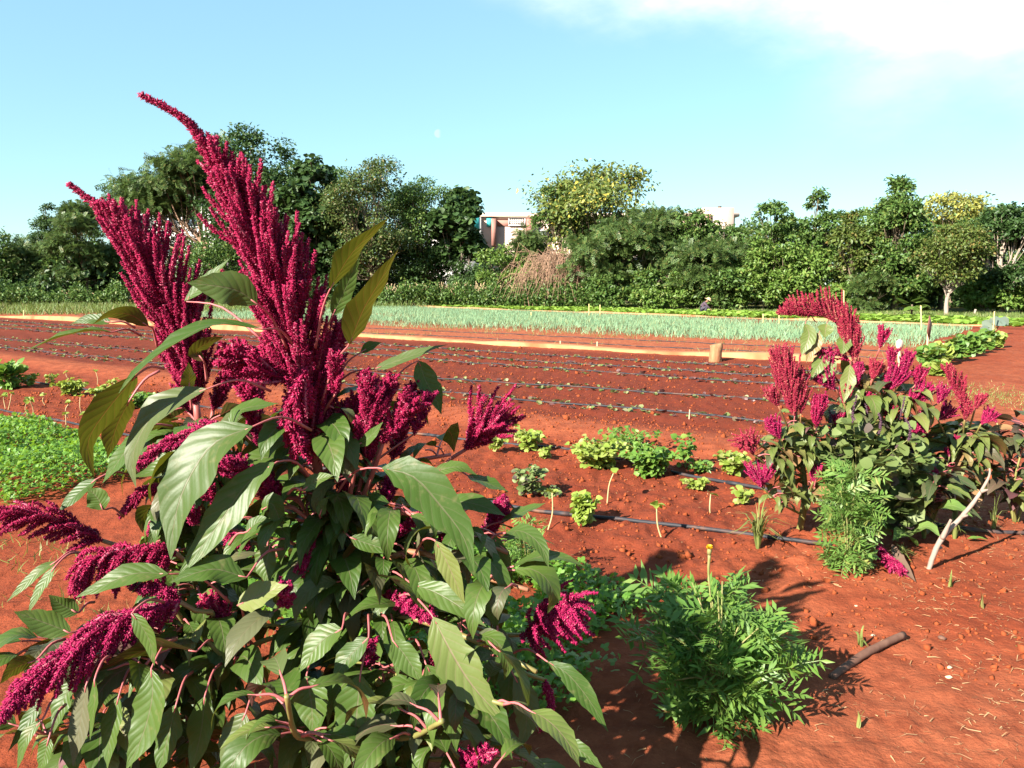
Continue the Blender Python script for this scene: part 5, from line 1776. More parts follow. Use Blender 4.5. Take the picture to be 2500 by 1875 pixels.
def tree(name, label, px, py, top, hw, mat, seed, n=9000, leaf=0.26, tmpl=QUAD, low=0.18, trunk_r=0.16, bark=None, nl=22, group=None, cat="tree", flat=0.0, depth=None, dx=0.0, cone=0.0, open_=0.75, lobes=None, Yadd=0.0, spread=0.25, skew=0.0):
    """Tapered trunk with limbs to every lobe of an uneven crown; each lobe is a set of leaf clumps on its surface."""
    rng = np.random.default_rng(seed)
    b = far_base(px, py)
    if Yadd:
        b = b * (1 + Yadd / b[1])
        b[2] = -0.02
    Y = b[1]
    zt = at(px, top, Y)[2]
    r = hw * Y / F
    H = zt - b[2]
    t = thing(name, b, label, cat, group)
    z0 = b[2] + low * H
    cz = (z0 + zt) / 2
    rz = (zt - z0) / 2
    C, Rr = [], []
    if lobes is None:
        k = 0
        while len(C) < nl and k < 4000:
            k += 1
            d = rdir(rng, 1)[0] * rng.uniform(0.25, 0.80) ** 0.6
            hz = (d[2] + 1) / 2
            shr = 1 - cone * hz
            c = np.array([px and b[0] + (d[0] * shr + skew * (hz - 0.3)) * r + dx * Y / F, b[1] + d[1] * shr * (depth or r * 0.8), cz + d[2] * rz])
            lr = rng.uniform(0.24, 0.42) * min(r, rz * 1.3) * (1 - 0.35 * cone * hz)
            if c[2] + lr * (1 - flat) > zt:
                c[2] = zt - lr * (1 - flat) * rng.uniform(0.9, 1.1)
            C.append(c)
            Rr.append(lr)
        # one lobe always reaches the crown's top
        C.append(np.array([b[0] + skew * 0.7 * r + dx * Y / F, b[1], zt - 0.28 * r * (1 - cone * 0.5) * (1 - flat)]))
        Rr.append(0.28 * r * (1 - cone * 0.4))
    else:
        for (lx, ly, lr) in lobes:
            p = at(lx, ly, Y + rng.uniform(-0.3, 0.3) * r)
            C.append(p)
            Rr.append(lr * Y / F)
    C, Rr = np.array(C), np.array(Rr)
    # limbs
    wood = MB()
    fork = np.array([b[0] + 0.04 * r, b[1], b[2] + max(low * 0.9, 0.12) * H])
    main = np.array([C[:, 0].mean(), b[1], b[2] + 0.62 * H])
    tr = crm([b, b * 0.5 + fork * 0.5 + [0.05 * rng.standard_normal(), 0, 0], fork, (fork + main) / 2 + 0.05 * r * rng.standard_normal(3), main], 14)
    tube(wood, tr, [trunk_r * 1.25, trunk_r, trunk_r * 0.85, trunk_r * 0.6, trunk_r * 0.35], 9, 0, None, 0.05, rng)
    for c, lr in zip(C, Rr):
        s = tr[np.clip(int(3 + 10 * (c[2] - b[2]) / max(H, 0.1) * rng.uniform(0.3, 0.9)), 3, 12)]
        m = (s + c) / 2 + np.array([0, 0, -0.10 * np.linalg.norm(c - s)]) + 0.06 * r * rng.standard_normal(3)
        tube(wood, crm([s, m, c], 8), [trunk_r * 0.38, trunk_r * 0.10], 5, 0, None, 0.04, rng, cap=False)
        for q in range(3):
            e = c + rdir(rng, 1)[0] * lr * 0.95
            tube(wood, crm([m, (m + e) / 2 + 0.05 * lr * rng.standard_normal(3), e], 5), [trunk_r * 0.13, trunk_r * 0.04], 4, 0, None, 0, rng, cap=False)
    wood.obj("trunk", [bark or BARK], t)
    # leaves
    w = Rr ** 2
    w = w / w.sum()
    P, Nn, Dd = [], [], []
    for c, lr, wi in zip(C, Rr, w):
        m = max(int(n * wi), 30)
        nc = max(10, int(m / 30))
        cd = rdir(rng, nc)
        cd[:, 2] = np.where(cd[:, 2] < -0.35, -cd[:, 2], cd[:, 2])
        cc = c + cd * lr * (1 - open_ * 0.45 * rng.random((nc, 1)) ** 1.5) * rng.uniform(0.85, 1.18, (nc, 1)) * [1, 1, 1 - flat]
        which = rng.integers(0, nc, m)
        off = rng.standard_normal((m, 3)) * lr * spread * [1, 1, 0.62 * (1 - 0.5 * flat)]
        p = cc[which] + off
        P.append(p)
        o = unit(p - c)
        Nn.append(unit(o * 0.55 + UP * 0.75 + 0.5 * rng.standard_normal((m, 3))))
        Dd.append(unit(o * [1, 1, 0.3] + 0.7 * rng.standard_normal((m, 3)) - UP * 0.35))
    P, Nn, Dd = np.concatenate(P), np.concatenate(Nn), np.concatenate(Dd)
    P[:, 2] = np.maximum(P[:, 2], 0.05)
    mb = MB()
    mb.scatter(tmpl, orient(Dd, Nn, leaf * rng.uniform(0.55, 1.3, len(P))), P)
    mb.obj("crown", [mat], t)
    return t


SPRAY = t_frond(5, 0.34, 0.13, 0.2)
FARG = "trees along the far side of the field"


def T(label, *a, **k):
    tree("tree", label, *a, group=FARG, **k)


# from the photo's left edge towards the right
T("leafy dark tree at the frame's edge beyond the beet bed, bare twigs on top", -40, 752, 560, 120, G_MID, 201, n=9000, low=0.05, depth=3)
T("vine-wrapped column of dark green between feathery trees", 128, 750, 498, 42, G_DARK, 202, n=4500, leaf=0.22, low=0.25, nl=12, trunk_r=0.12, spread=0.35)
T("feathery light tree just behind the curved second plume", 215, 752, 498, 75, G_FEATH, 203, n=5200, leaf=0.55, tmpl=SPRAY, low=0.15, nl=16, depth=2.5, flat=0.3)
T("wide bushy green tree in front of the vine-wrapped column", 80, 750, 585, 110, G_FEATH, 204, n=7000, leaf=0.5, tmpl=SPRAY, low=0.05, depth=3)
T("bushy tree standing under the wide feathery tree", 215, 750, 590, 100, G_MID, 205, n=7000, low=0.05, depth=3)
T("wide feathery tree with bare brown limbs leaning over its neighbours", 520, 752, 385, 200, G_FEATH, 206, n=7500, leaf=0.75, tmpl=SPRAY, trunk_r=0.28, bark=TWIG, flat=0.55, spread=0.40, open_=0.9,
  lobes=[(345, 470, 52), (400, 455, 60), (318, 490, 36), (360, 500, 50), (440, 470, 66), (455, 415, 46), (500, 440, 66), (400, 505, 50), (480, 385, 40), (530, 400, 60), (290, 515, 30), (545, 460, 66), (520, 360, 40), (430, 400, 32)], Yadd=3)
T("dark vine-covered mound under the wide feathery tree", 500, 752, 590, 110, G_MID, 207, n=9500, low=0.03, depth=3, spread=0.26)
T("tallest dark broad-leaved tree behind the huge crimson plume", 625, 750, 312, 150, G_DARK, 208, n=18000, leaf=0.34, low=0.15, trunk_r=0.25, nl=30, cone=0.45, depth=4)
T("dark glossy broad-leaved tree to the plume's sunless side", 775, 750, 385, 120, G_DARK, 209, n=14000, leaf=0.36, tmpl=WIDE, low=0.12, trunk_r=0.2, nl=26, depth=4)
T("tree with yellow-brown tinged top between two dark ones", 905, 752, 388, 115, G_BROWN, 210, n=15000, leaf=0.24, low=0.12, nl=26, depth=4, open_=0.95, trunk_r=0.18)
T("shady mid-green tree filling the gap under the brown-tinged top", 860, 750, 500, 110, G_DARK, 211, n=10500, low=0.05, depth=3.5)
T("loose olive-green tree with thin top next to the gap of sky", 1035, 750, 428, 95, G_MID, 212, n=11500, leaf=0.24, low=0.12, nl=24, depth=3.5, open_=0.95)
T("dark big-leaved tree with slim pale stems where the trees end at the building", 1125, 750, 470, 74, G_DARK, 213, n=9000, leaf=0.36, tmpl=WIDE, low=0.30, nl=18, depth=3, bark=BARK_W, trunk_r=0.12)
T("shadowed undergrowth tree between slim pale stems and brown brush", 1030, 750, 590, 100, G_DARK, 214, n=9000, low=0.03, depth=3)
T("dark tree filling in behind the wide feathery one's bare limbs", 400, 752, 455, 120, G_DARK, 233, n=9500, low=0.05, nl=26, depth=3, Yadd=9)
T("dark tree behind the curved second plume's tip", 290, 752, 505, 95, G_MID, 234, n=8000, low=0.05, nl=22, depth=3, Yadd=9)
T("hazy-topped tree far behind the dark glossy one", 830, 752, 415, 110, G_MID, 235, n=9000, low=0.05, nl=24, depth=3, Yadd=10)
T("dark tree behind the loose olive-green one", 980, 752, 455, 110, G_DARK, 236, n=9500, low=0.05, nl=24, depth=3, Yadd=10)
# the gap with the buildings, and the yellow-podded tree
T("rounded bright shrub tree in front of the pink building", 1232, 752, 600, 62, G_LIGHT, 215, n=5500, low=0.08, nl=16, depth=2.5)
T("low yellow-green tree before the building's balcony", 1290, 752, 560, 60, G_FEATH, 216, n=2600, leaf=0.5, tmpl=SPRAY, low=0.25, nl=14, depth=2.5, Yadd=6)
T("yellow-podded spreading tree rising above the long building", 1465, 752, 412, 185, G_YEL, 217, n=15000, leaf=0.30, tmpl=NARROW, low=0.35, nl=34, flat=0.25, depth=6, Yadd=6, open_=1.0, spread=0.36, trunk_r=0.24)
T("dark green lobe of a tree overlapping the yellow-podded one", 1370, 752, 448, 72, G_MID, 218, n=5200, leaf=0.26, low=0.50, nl=14, depth=3, Yadd=4, open_=0.95)
T("feathery flat-topped green tree before the long building", 1590, 754, 512, 115, G_FEATH, 219, n=5600, leaf=0.6, tmpl=SPRAY, low=0.30, flat=0.45, nl=26, depth=3.5, trunk_r=0.14, bark=BARK_W)
T("drooping green tree between the brown brush and the feathery flat top", 1480, 754, 560, 100, G_FEATH, 220, n=5600, leaf=0.6, tmpl=SPRAY, low=0.12, flat=0.35, nl=24, depth=3)
T("domed green tree hiding the long building's pink corner", 1690, 756, 512, 80, G_MID, 221, n=7200, low=0.12, nl=22, depth=3)
T("fern-leaved tree drooping to the ground near the crouching worker", 1740, 758, 590, 120, G_FEATH, 222, n=7600, leaf=0.55, tmpl=SPRAY, low=0.08, nl=28, depth=3, flat=0.15)
T("round-headed dark tree, shorter of the two knobs left of the spire-like one", 1882, 760, 490, 78, G_MID, 223, n=9000, low=0.10, nl=24, depth=3.5, cone=0.25, Yadd=2)
T("dark tree with a narrow knob top next to the round-headed one", 1985, 760, 462, 76, G_MID, 224, n=9500, low=0.10, nl=26, depth=3.5, cone=0.45, Yadd=2)
T("broad light-green shrub tree below the two knob-topped trees", 1900, 760, 592, 105, G_LIGHT, 225, n=9500, low=0.03, nl=26, depth=2.5)
T("dull green tree with a small palm-like tuft above it", 2070, 762, 518, 62, G_OLIVE, 226, n=6800, low=0.10, nl=20, depth=3)
T("tall spire-like dark green tree", 2180, 764, 436, 104, G_MID, 227, n=18000, leaf=0.24, low=0.04, nl=40, depth=3.5, cone=0.62, trunk_r=0.2)
T("golden-podded tree glowing above the white-trunked one", 2320, 760, 474, 95, G_GOLD, 228, n=5400, leaf=0.28, tmpl=NARROW, low=0.45, nl=24, flat=0.35, depth=4, Yadd=9, open_=1.0, spread=0.36)
T("light green tree filling behind the white-trunked one", 2290, 764, 555, 85, G_LIGHT, 229, n=8000, low=0.05, nl=22, depth=3, Yadd=4)
T("small olive-brown tree with a bare white trunk", 2310, 772, 552, 74, G_OLIVE, 230, n=13000, leaf=0.17, low=0.37, nl=30, depth=1.8, bark=BARK_W, trunk_r=0.10, spread=0.34)
T("layered dark tree beyond the path with pale leaning limbs", 2440, 768, 500, 82, G_DARK, 231, n=9500, low=0.10, nl=26, depth=3.5, bark=BARK_W)
T("tall dark tree cut by the frame above the path", 2545, 768, 440, 80, G_DARK, 232, n=9500, low=0.08, nl=26, depth=3.5)

T("mid-green tree closing the gap beside the round-headed dark one", 1815, 760, 535, 75, G_MID, 237, n=8500, low=0.05, nl=22, depth=3, Yadd=7)
T("mid-green tree closing the gap below the narrow knob top", 1930, 760, 540, 80, G_MID, 238, n=9000, low=0.05, nl=22, depth=3, Yadd=7)
T("rounded green tree between the dull green one and the spire-like one", 2100, 762, 512, 75, G_LIGHT, 239, n=8500, low=0.05, nl=22, depth=3, Yadd=7)
T("shaded green tree behind the white-trunked one's sunless side", 2390, 766, 530, 80, G_MID, 261, n=9000, low=0.05, nl=22, depth=3, Yadd=7)

# undergrowth shrubs at their feet
SHG = "shrubs at the foot of the far trees"


def S(label, *a, **k):
    k.setdefault("low", 0.0)
    k.setdefault("trunk_r", 0.05)
    k.setdefault("nl", 16)
    tree("shrub", label, *a, group=SHG, cat="shrub", **k)


S("dark creeper-hung shrub at the frame's edge behind the beet bed", 30, 750, 655, 95, G_DARK, 240, n=5500, depth=1.5)
S("dry-topped shrub beside the creeper-hung one", 130, 752, 650, 70, G_BROWN, 241, n=4200, leaf=0.2, depth=1.5)
S("dark tangled shrub behind the curved second plume", 240, 750, 665, 85, G_DARK, 242, n=5000, depth=1.5)
S("low dark shrub under the wide feathery tree", 390, 750, 660, 90, G_MID, 243, n=5000, depth=1.5)
S("dark shrub behind the tall plume's lower leaves", 560, 750, 660, 90, G_DARK, 244, n=5000, depth=1.5)
S("creeper mound behind the huge plume", 800, 752, 672, 90, G_DARK, 245, n=5500, depth=1.5)
S("bright leafy shrub where the cut hedge ends", 1500, 756, 665, 55, G_MID, 246, n=4500, depth=1.4)
S("rounded shrub under the flat-topped feathery tree", 1580, 757, 660, 55, G_MID, 247, n=4500, depth=1.4)
S("low vivid green creeper mat before the flat-topped tree", 1590, 760, 708, 95, G_LIGHT, 248, n=5000, leaf=0.22, depth=1.2)
S("drooping light shrub beside the crouching worker", 1690, 758, 655, 70, G_LIGHT, 249, n=5000, depth=1.4)
S("leafy shrub behind the crouching worker's hat", 1770, 760, 650, 70, G_MID, 250, n=5000, depth=1.4)
S("bright shrub in the middle of the right-hand thicket", 1860, 761, 660, 70, G_LIGHT, 251, n=5000, depth=1.4)
S("shrub showing just behind the bent crimson plume", 1950, 762, 668, 62, G_LIGHT, 252, n=4600, depth=1.3)
S("blue-green feathery shrub beneath the spire-like tree", 2125, 765, 665, 55, G_FEATH, 253, n=2600, leaf=0.4, tmpl=SPRAY, depth=1.3)
S("low light shrub between thin stakes and the little fan palm", 2075, 764, 690, 60, G_LIGHT, 254, n=4200, depth=1.2)
S("deep green shrub in the shade beside the white trunk", 2250, 766, 655, 60, G_DARK, 255, n=4600, depth=1.3, Yadd=2)
S("vivid shrub on the far side of the white trunk", 2400, 768, 680, 66, G_LIGHT, 256, n=5000, depth=1.3)
S("vivid low shrub at the end of the path", 2490, 769, 690, 66, G_LIGHT, 257, n=5000, depth=1.3)
S("dark shrub mass behind the banana plant", 1180, 752, 640, 75, G_DARK, 258, n=5200, depth=1.5, Yadd=2)
S("yellow-green shrub between banana plant and dry brush", 1305, 753, 640, 52, G_LIGHT, 259, n=3600, depth=1.4, Yadd=1)

# far wood seen through the gaps
rng = np.random.default_rng(260)
mb = MB()
n = 26000
a = np.radians(rng.uniform(-36, 37, n))
R0 = 74 - 10 * np.clip(a, 0, 1) + rng.uniform(-3, 5, n)
z = rng.random(n) ** 0.8 * (2.6 + 1.2 * np.sin(a * 23) + 0.8 * np.sin(a * 51 + 1))
mb.scatter(QUAD, orient(rdir(rng, n) - UP * 0.3, UP * 0.6 + 0.7 * rdir(rng, n), 0.55 * rng.uniform(0.6, 1.3, n)), np.stack([R0 * np.sin(a), R0 * np.cos(a), z], 1))
stuff(mb.obj("far_wood", [G_DARK], origin=(0, 74, 0)), "dark undergrowth closing the gaps behind the far trees", "undergrowth")

# dead brush: arching dry stems
def brush(label, px, py, top, hw, n, seed, r=0.018):
    rng = np.random.default_rng(seed)
    b = far_base(px, py)
    Y = b[1]
    H = at(px, top, Y)[2]
    W = hw * Y / F
    mb = MB()
    for k in range(n):
        az = rng.uniform(0, 2 * np.pi)
        s = b + np.array([rng.normal(0, 0.28) * W, rng.normal(0, 0.4), 0])
        o = np.array([math.cos(az), math.sin(az) * 0.6, 0])
        h = H * rng.uniform(0.45, 1.0)
        e = rng.uniform(0.3, 1.0) * W
        P = crm([s, s + o * e * 0.35 + UP * h * 0.75, s + o * e * 0.8 + UP * h * rng.uniform(0.75, 1.0), s + o * e * 1.15 + UP * h * rng.uniform(0.15, 0.7)], 9)
        tube(mb, P, [r, r * 0.35], 4, 0, cap=False)
    tag(mb.obj("dry_brush", [TWIG], origin=b), label, "brush", "dead brush among the trees")


brush("tall heap of dead brown stems before the long building", 1380, 754, 590, 110, 620, 270, 0.026)
brush("smaller dead brown bush on the cut hedge", 1062, 748, 655, 42, 200, 271, 0.02)
brush("withered twig bush beside the hedge's dark gap", 1105, 752, 690, 26, 120, 272, 0.016)

# cut hedge of sawn stubs with regrowth
def hedge(label, x0, x1, top, seed, n_leaf, n_stub):
    rng = np.random.default_rng(seed)
    b = far_base((x0 + x1) / 2, 750)
    t = thing("cut_hedge", b, label, "hedge")
    st, lf = MB(), MB()
    for k in range(n_stub):
        if k % 9 == 0:
            pc, hc = x0 + (x1 - x0) * (k + rng.uniform(0, 9)) / n_stub, rng.uniform(-8, 20)
        px = pc + rng.normal(0, 4.0)
        c = far_base(px, 754.5 + rng.uniform(-1, 1))
        h = at(px, top + hc + rng.uniform(-4, 10), c[1])[2]
        d = rng.normal(0, 0.17, 3) * [1, 1, 0]
        tube(st, [c + UP * h * 0.35, c + UP * h * 0.7 + d * 0.5, c + UP * h + d * 1.6], [0.05, 0.04, 0.03], 5)
    m = n_leaf
    px = rng.uniform(x0, x1, m)
    clus = fbm(px * 0.03, np.zeros(m), 3, seed)
    Y = np.array([far_base(q, 755)[1] for q in px]) + rng.normal(0, 0.5, m)
    z = np.abs(rng.normal(0.85, 0.42, m)) * (0.9 + 0.7 * clus)
    x = (px - CX) / F * Y
    fr = rng.random(m) < 0.3
    lf.scatter(QUAD, orient(rdir(rng, m) - UP * 0.2, UP * 0.6 + 0.6 * rdir(rng, m), 0.24 * rng.uniform(0.5, 1.2, m)), np.stack([x, Y - 0.2 - 0.25 * fr, z + 0.05], 1))
    st.obj("stem", [STUB], t)
    lf.obj("foliage", [G_MID], t)


STUB = rough_mat("sawn_stubs", (0.28, 0.20, 0.11), (0.42, 0.32, 0.18), 5.0, 0.9, 0.3, 0.02)
hedge("long hedge of cut straw-coloured stubs with patchy regrowth", 930, 1480, 696, 280, 22000, 480)
hedge("shorter cut hedge with dry stubs behind the beet bed", -20, 320, 712, 281, 13000, 150)


# banana plant and fan palm
def banana(px, py, top, label, seed):
    rng = np.random.default_rng(seed)
    b = far_base(px, py)
    H = at(px, top, b[1])[2]
    t = thing("banana_plant", b, label, "banana plant")
    st = MB()
    tube(st, [b, b + UP * H * 0.5], [0.16, 0.10], 9)
    st.obj("trunk", [STEM_G], t)
    for k in range(8):
        az = GOLD * k
        o = np.array([math.cos(az), 0.5 * math.sin(az), 0])
        s = b + UP * H * 0.45
        mb = MB()
        big_leaf(mb, [s, s + o * 0.5 + UP * H * 0.38, s + o * 1.2 + UP * H * 0.45, s + o * 1.9 + UP * H * 0.2], 0.55, UP + 0.2 * o, rng, 0, 12, 4, 0.2, 0.08, 0.3)
        mb.obj("leaf", [G_BAN], t)


G_BAN = tree_leaf("banana_leaf", (0.04, 0.10, 0.03), (0.07, 0.13, 0.045))
banana(1232, 749, 645, "dark banana plant in the shade before the pink building", 290)

b0 = base_at(2225, 775)
t = thing("fan_palm", b0, "little yellow-green fan palm beside the spire-like tree", "palm")
rng = np.random.default_rng(291)
st, mb = MB(), MB()
Hh = at(2225, 722, b0[1])[2]
tube(st, [b0, b0 + UP * Hh * 0.6], [0.05, 0.04], 7)
st.obj("trunk", [BARK], t)
for k in range(11):
    az = GOLD * k
    o = unit(np.array([math.cos(az), math.sin(az), rng.uniform(-0.2, 0.9)]))
    c = b0 + UP * Hh * 0.55 + o * 0.30
    d = unit(o[None] + 0.75 * np.stack([np.cos(np.linspace(-1.2, 1.2, 11)) * 0 + np.linspace(-1, 1, 11) * -math.sin(az), np.linspace(-1, 1, 11) * math.cos(az), 0.2 - np.abs(np.linspace(-1, 1, 11)) * 0.3], 1))
    mb.scatter(NARROW, orient(d, np.tile(UP, (11, 1)), np.full(11, 0.62)), np.tile(c, (11, 1)))
mb.obj("crown", [G_LIGHT], t)
b0 = at(2065, 520, 48)
# palm-like tuft is part of the dull green tree's silhouette: narrow leaves on a slim trunk of its own
pb = far_base(2062, 762)
pb = pb * (1 + 4 / pb[1])
pb[2] = 0
t = thing("palm_tree", pb, "small palm whose fronds poke above the dull green tree", "palm")
zt = at(2062, 520, pb[1])[2]
st, mb = MB(), MB()
tube(st, [pb, pb + UP * zt * 0.5 + [0.1, 0, 0], pb + UP * (zt - 0.3)], [0.12, 0.09, 0.07], 7)
st.obj("trunk", [BARK], t)
for k in range(14):
    az = GOLD * k
    o = np.array([math.cos(az), math.sin(az), 0])
    e = rng.uniform(0.1, 0.9)
    d = unit(o + UP * e)
    mb.scatter(FROND, orient(d[None], UP[None], np.array([1.15])), (pb + UP * (zt - 0.35))[None])
mb.obj("crown", [G_LIGHT], t)

# ------------------------------------------------------------------ buildings beyond the trees
WALL_P = rough_mat("pink_plaster", (0.66, 0.47, 0.38), (0.74, 0.55, 0.45), 0.6, 0.9, 0.1, 0.01, cc=(0.58, 0.38, 0.30))
WALL_W = rough_mat("white_plaster", (0.70, 0.66, 0.62), (0.80, 0.76, 0.72), 0.7, 0.9, 0.1, 0.01)
WALL_D = rough_mat("dusky_red_plaster", (0.33, 0.15, 0.12), (0.42, 0.20, 0.16), 0.8, 0.9, 0.1, 0.01)
TEAL = rough_mat("teal_paint", (0.05, 0.38, 0.38), (0.08, 0.46, 0.45), 0.8, 0.7, 0.1, 0.01)
FRAME_W = rough_mat("white_frame", (0.72, 0.72, 0.70), (0.80, 0.80, 0.78), 2.0, 0.6, 0.1, 0.01)
GLASS, _nt = new_mat("window_glass")
finish(_nt, pbsdf(_nt, (0.06, 0.08, 0.10), 0.15, 0.6).outputs[0])


def window(t, x, y, z, w, h, grille=False, mat=None):
    f, g = MB(), MB()
    for (cx, cz, sx, sz) in ((x, z + h / 2 + 0.06, w + 0.24, 0.12), (x, z - h / 2 - 0.06, w + 0.24, 0.12), (x - w / 2 - 0.06, z, 0.12, h), (x + w / 2 + 0.06, z, 0.12, h)):
        box(f, (cx, y - 0.06, cz), (sx, 0.16, sz))
    nx, nz = (7, 3) if grille else (2, 1)
    for k in range(1, nx):
        box(f, (x - w / 2 + w * k / nx, y - 0.045, z), (0.07, 0.07, h))
    for k in range(1, nz):
        box(f, (x, y - 0.03, z - h / 2 + h * k / nz), (w, 0.05, 0.07))
    o = f.obj("window", [FRAME_W], t, smooth=False)
    box(g, (x, y + 0.006, z), (w, 0.02, h))
    go = g.obj("pane", [mat or GLASS], t, smooth=False)
    go.parent = o
    return o


def at_x(px, Y):
    return at(px, HZ, Y)[0]


YB = 100.0
x0, x1, zr = at_x(1160, YB), at_x(1790, YB), at(1300, 523, YB)[2]
t = thing("long_building", ((x0 + x1) / 2, YB, 0), "long pink flat-roofed building seen over the gap in the trees", "building")
mb = MB()
box(mb, ((x0 + x1) / 2, YB + 5, zr / 2 - 0.2), (x1 - x0, 9.6, zr - 0.4))
mb.obj("wall", [WALL_P], t, smooth=False)
mb = MB()
box(mb, ((x0 + x1) / 2, YB + 4.95, zr - 0.1), (x1 - x0 + 0.8, 10.6, 0.42))
mb.obj("roof", [WALL_P], t, smooth=False)
# recessed balcony bay with a grilled window
mb = MB()
bx0, bx1 = at_x(1206, YB), at_x(1292, YB)
bz1, bz0 = at(1200, 535, YB)[2], at(1200, 600, YB)[2]
box(mb, (bx0, YB - 0.35, (bz0 + bz1) / 2), (0.55, 1.1, bz1 - bz0))
box(mb, (bx1, YB - 0.35, (bz0 + bz1) / 2), (0.75, 1.1, bz1 - bz0))
box(mb, ((bx0 + bx1) / 2, YB + 0.16, bz1 - 0.42), (bx1 - bx0 - 0.8, 0.1, 0.85))
mb.obj("balcony_bay", [WALL_D], t, smooth=False)
wz = at(1260, 541, YB)[2]
window(t, at_x(1262, YB), YB + 0.06, wz, 1.85, 0.8, True, WALL_P)
mb = MB()
box(mb, (at_x(1196, YB), YB - 0.02, at(1196, 542, YB)[2]), (0.75, 0.18, 1.1))
mb.obj("door", [TEAL], t, smooth=False)
for px in (1330, 1420, 1480, 1540, 1600, 1650):
    window(t, at_x(px, YB), YB + 0.19, at(px, 575, YB)[2], 1.6, 1.1)
for px in (1190, 1300, 1480, 1560, 1620, 1680):
    window(t, at_x(px, YB), YB + 0.19, at(px, 640, YB)[2], 1.6, 1.1)

YC = 96.0
x0, x1, zr = at_x(1712, YC), at_x(1786, YC), at(1750, 507, YC)[2]
t = thing("roof_block", ((x0 + x1) / 2, YC, 0), "pink parapet block at the long building's end, dark tank on its roof", "building")
mb = MB()
box(mb, ((x0 + x1) / 2, YC + 1.6, zr / 2), (x1 - x0, 3.2, zr))
mb.obj("wall", [WALL_P], t, smooth=False)
mb = MB()
box(mb, (at_x(1726, YC), YC - 0.08, zr - 1.3), (0.5, 0.3, 1.1))
mb.obj("recess", [WALL_D], t, smooth=False)
mb = MB()
tube(mb, [(at_x(1757, YC), YC + 1.2, zr - 0.02), (at_x(1757, YC), YC + 1.2, zr + 0.28)], [0.26, 0.24], 12)
mb.obj("tank", [M_HOSE], t)

YD = 92.0
x0, x1 = at_x(330, YD), at_x(610, YD)
zr = at(450, 488, YD)[2]
t = thing("white_building", ((x0 + x1) / 2, YD, 0), "white building glimpsed through the wide feathery tree", "building")
mb = MB()
box(mb, ((x0 + x1) / 2, YD + 4, zr / 2 - 0.2), (x1 - x0, 8, zr - 0.4))
mb.obj("wall", [WALL_W], t, smooth=False)
mb = MB()
box(mb, ((x0 + x1) / 2, YD + 3.95, zr - 0.1), (x1 - x0 + 0.9, 8.8, 0.40))
mb.obj("roof", [WALL_W], t, smooth=False)
for px in (360, 420, 480, 540, 590):
    window(t, at_x(px, YD), YD - 0.01, at(px, 540, YD)[2], 1.5, 1.2)
    window(t, at_x(px, YD), YD - 0.01, at(px, 610, YD)[2], 1.5, 1.2)
YE = 98.0
t = thing("teal_building", (at_x(1130, YE), YE, 0), "building with white and teal wall strips showing behind the dark big-leaved tree", "building")
mb = MB()
zr = at(1130, 530, YE)[2]
box(mb, (at_x(1110, YE), YE + 3, zr / 2), (6.4, 6, zr))
mb.obj("wall", [WALL_W], t, smooth=False)
mb = MB()
box(mb, (at_x(1150, YE), YE - 0.06, at(1140, 545, YE)[2]), (2.0, 0.14, 1.5))
mb.obj("panel", [TEAL], t, smooth=False)

# ------------------------------------------------------------------ stakes, signs, sticks
M_STAKE = rough_mat("yellow_cane", (0.55, 0.44, 0.17), (0.66, 0.55, 0.26), 9.0, 0.7, 0.2, 0.005)
M_BEIGE = rough_mat("bare_wood", (0.52, 0.35, 0.22), (0.62, 0.45, 0.30), 9.0, 0.8, 0.3, 0.005, stretch=(1, 1, 0.2))
STG = "thin canes stuck upright in the beds"


def stake(foot, top, r, label, mat=None, seed=0):
    rng = np.random.default_rng(seed)
    b = base_at(*foot)
    e = at(top[0], top[1], b[1])
    mb = MB()
    tube(mb, [b - UP * 0.05, (b + e) / 2 + 0.006 * rng.standard_normal(3), e], [r * 1.1, r * 0.9], 7, n=7)
    tag(mb.obj("stake", [mat or M_STAKE], origin=b), label, "stake", STG)


stake((2060, 782), (2060, 709), 0.032, "tallest yellow cane, standing behind the bent crimson plume")
stake((2250, 811), (2248, 746), 0.028, "yellow cane next to the tilted brown sign board")
stake((1863, 792), (1863, 766), 0.026, "shorter of two canes before the far kerb by the crimson plume")
stake((1902, 794), (1902, 763), 0.026, "taller of two canes before the far kerb by the crimson plume")
stake((1438, 775), (1438, 742), 0.026, "cane in the onion bed's far edge, one of a close pair")
stake((1465, 776), (1465, 744), 0.026, "second cane of the close pair at the onion bed's far edge")
stake((1297, 776), (1297, 762), 0.03, "stubby cane at the onion bed's far edge")
stake((2424, 818), (2428, 760), 0.022, "cane supporting the broad-leaved vine at the path")
stake((2402, 806), (2402, 790), 0.022, "short cane beside the vine's cane")
stake((2305, 860), (2303, 838), 0.022, "cane stub among the small bushes by the sign")
stake((1368, 845), (1368, 832), 0.02, "white-topped peg at the kerb of the beet bed", M_BEIGE)
stake((1458, 850), (1458, 834), 0.02, "wooden peg on the kerb near the stump", M_BEIGE)
stake((58, 778), (58, 757), 0.03, "cane on the far kerb at the frame's edge")
stake((1682, 1025), (1684, 1000), 0.008, "reddish peg beside the first beet-bed hose", M_BEIGE)
stake((2378, 772), (2382, 755), 0.06, "leaning pale post at the foot of the far trees", BARK_W)

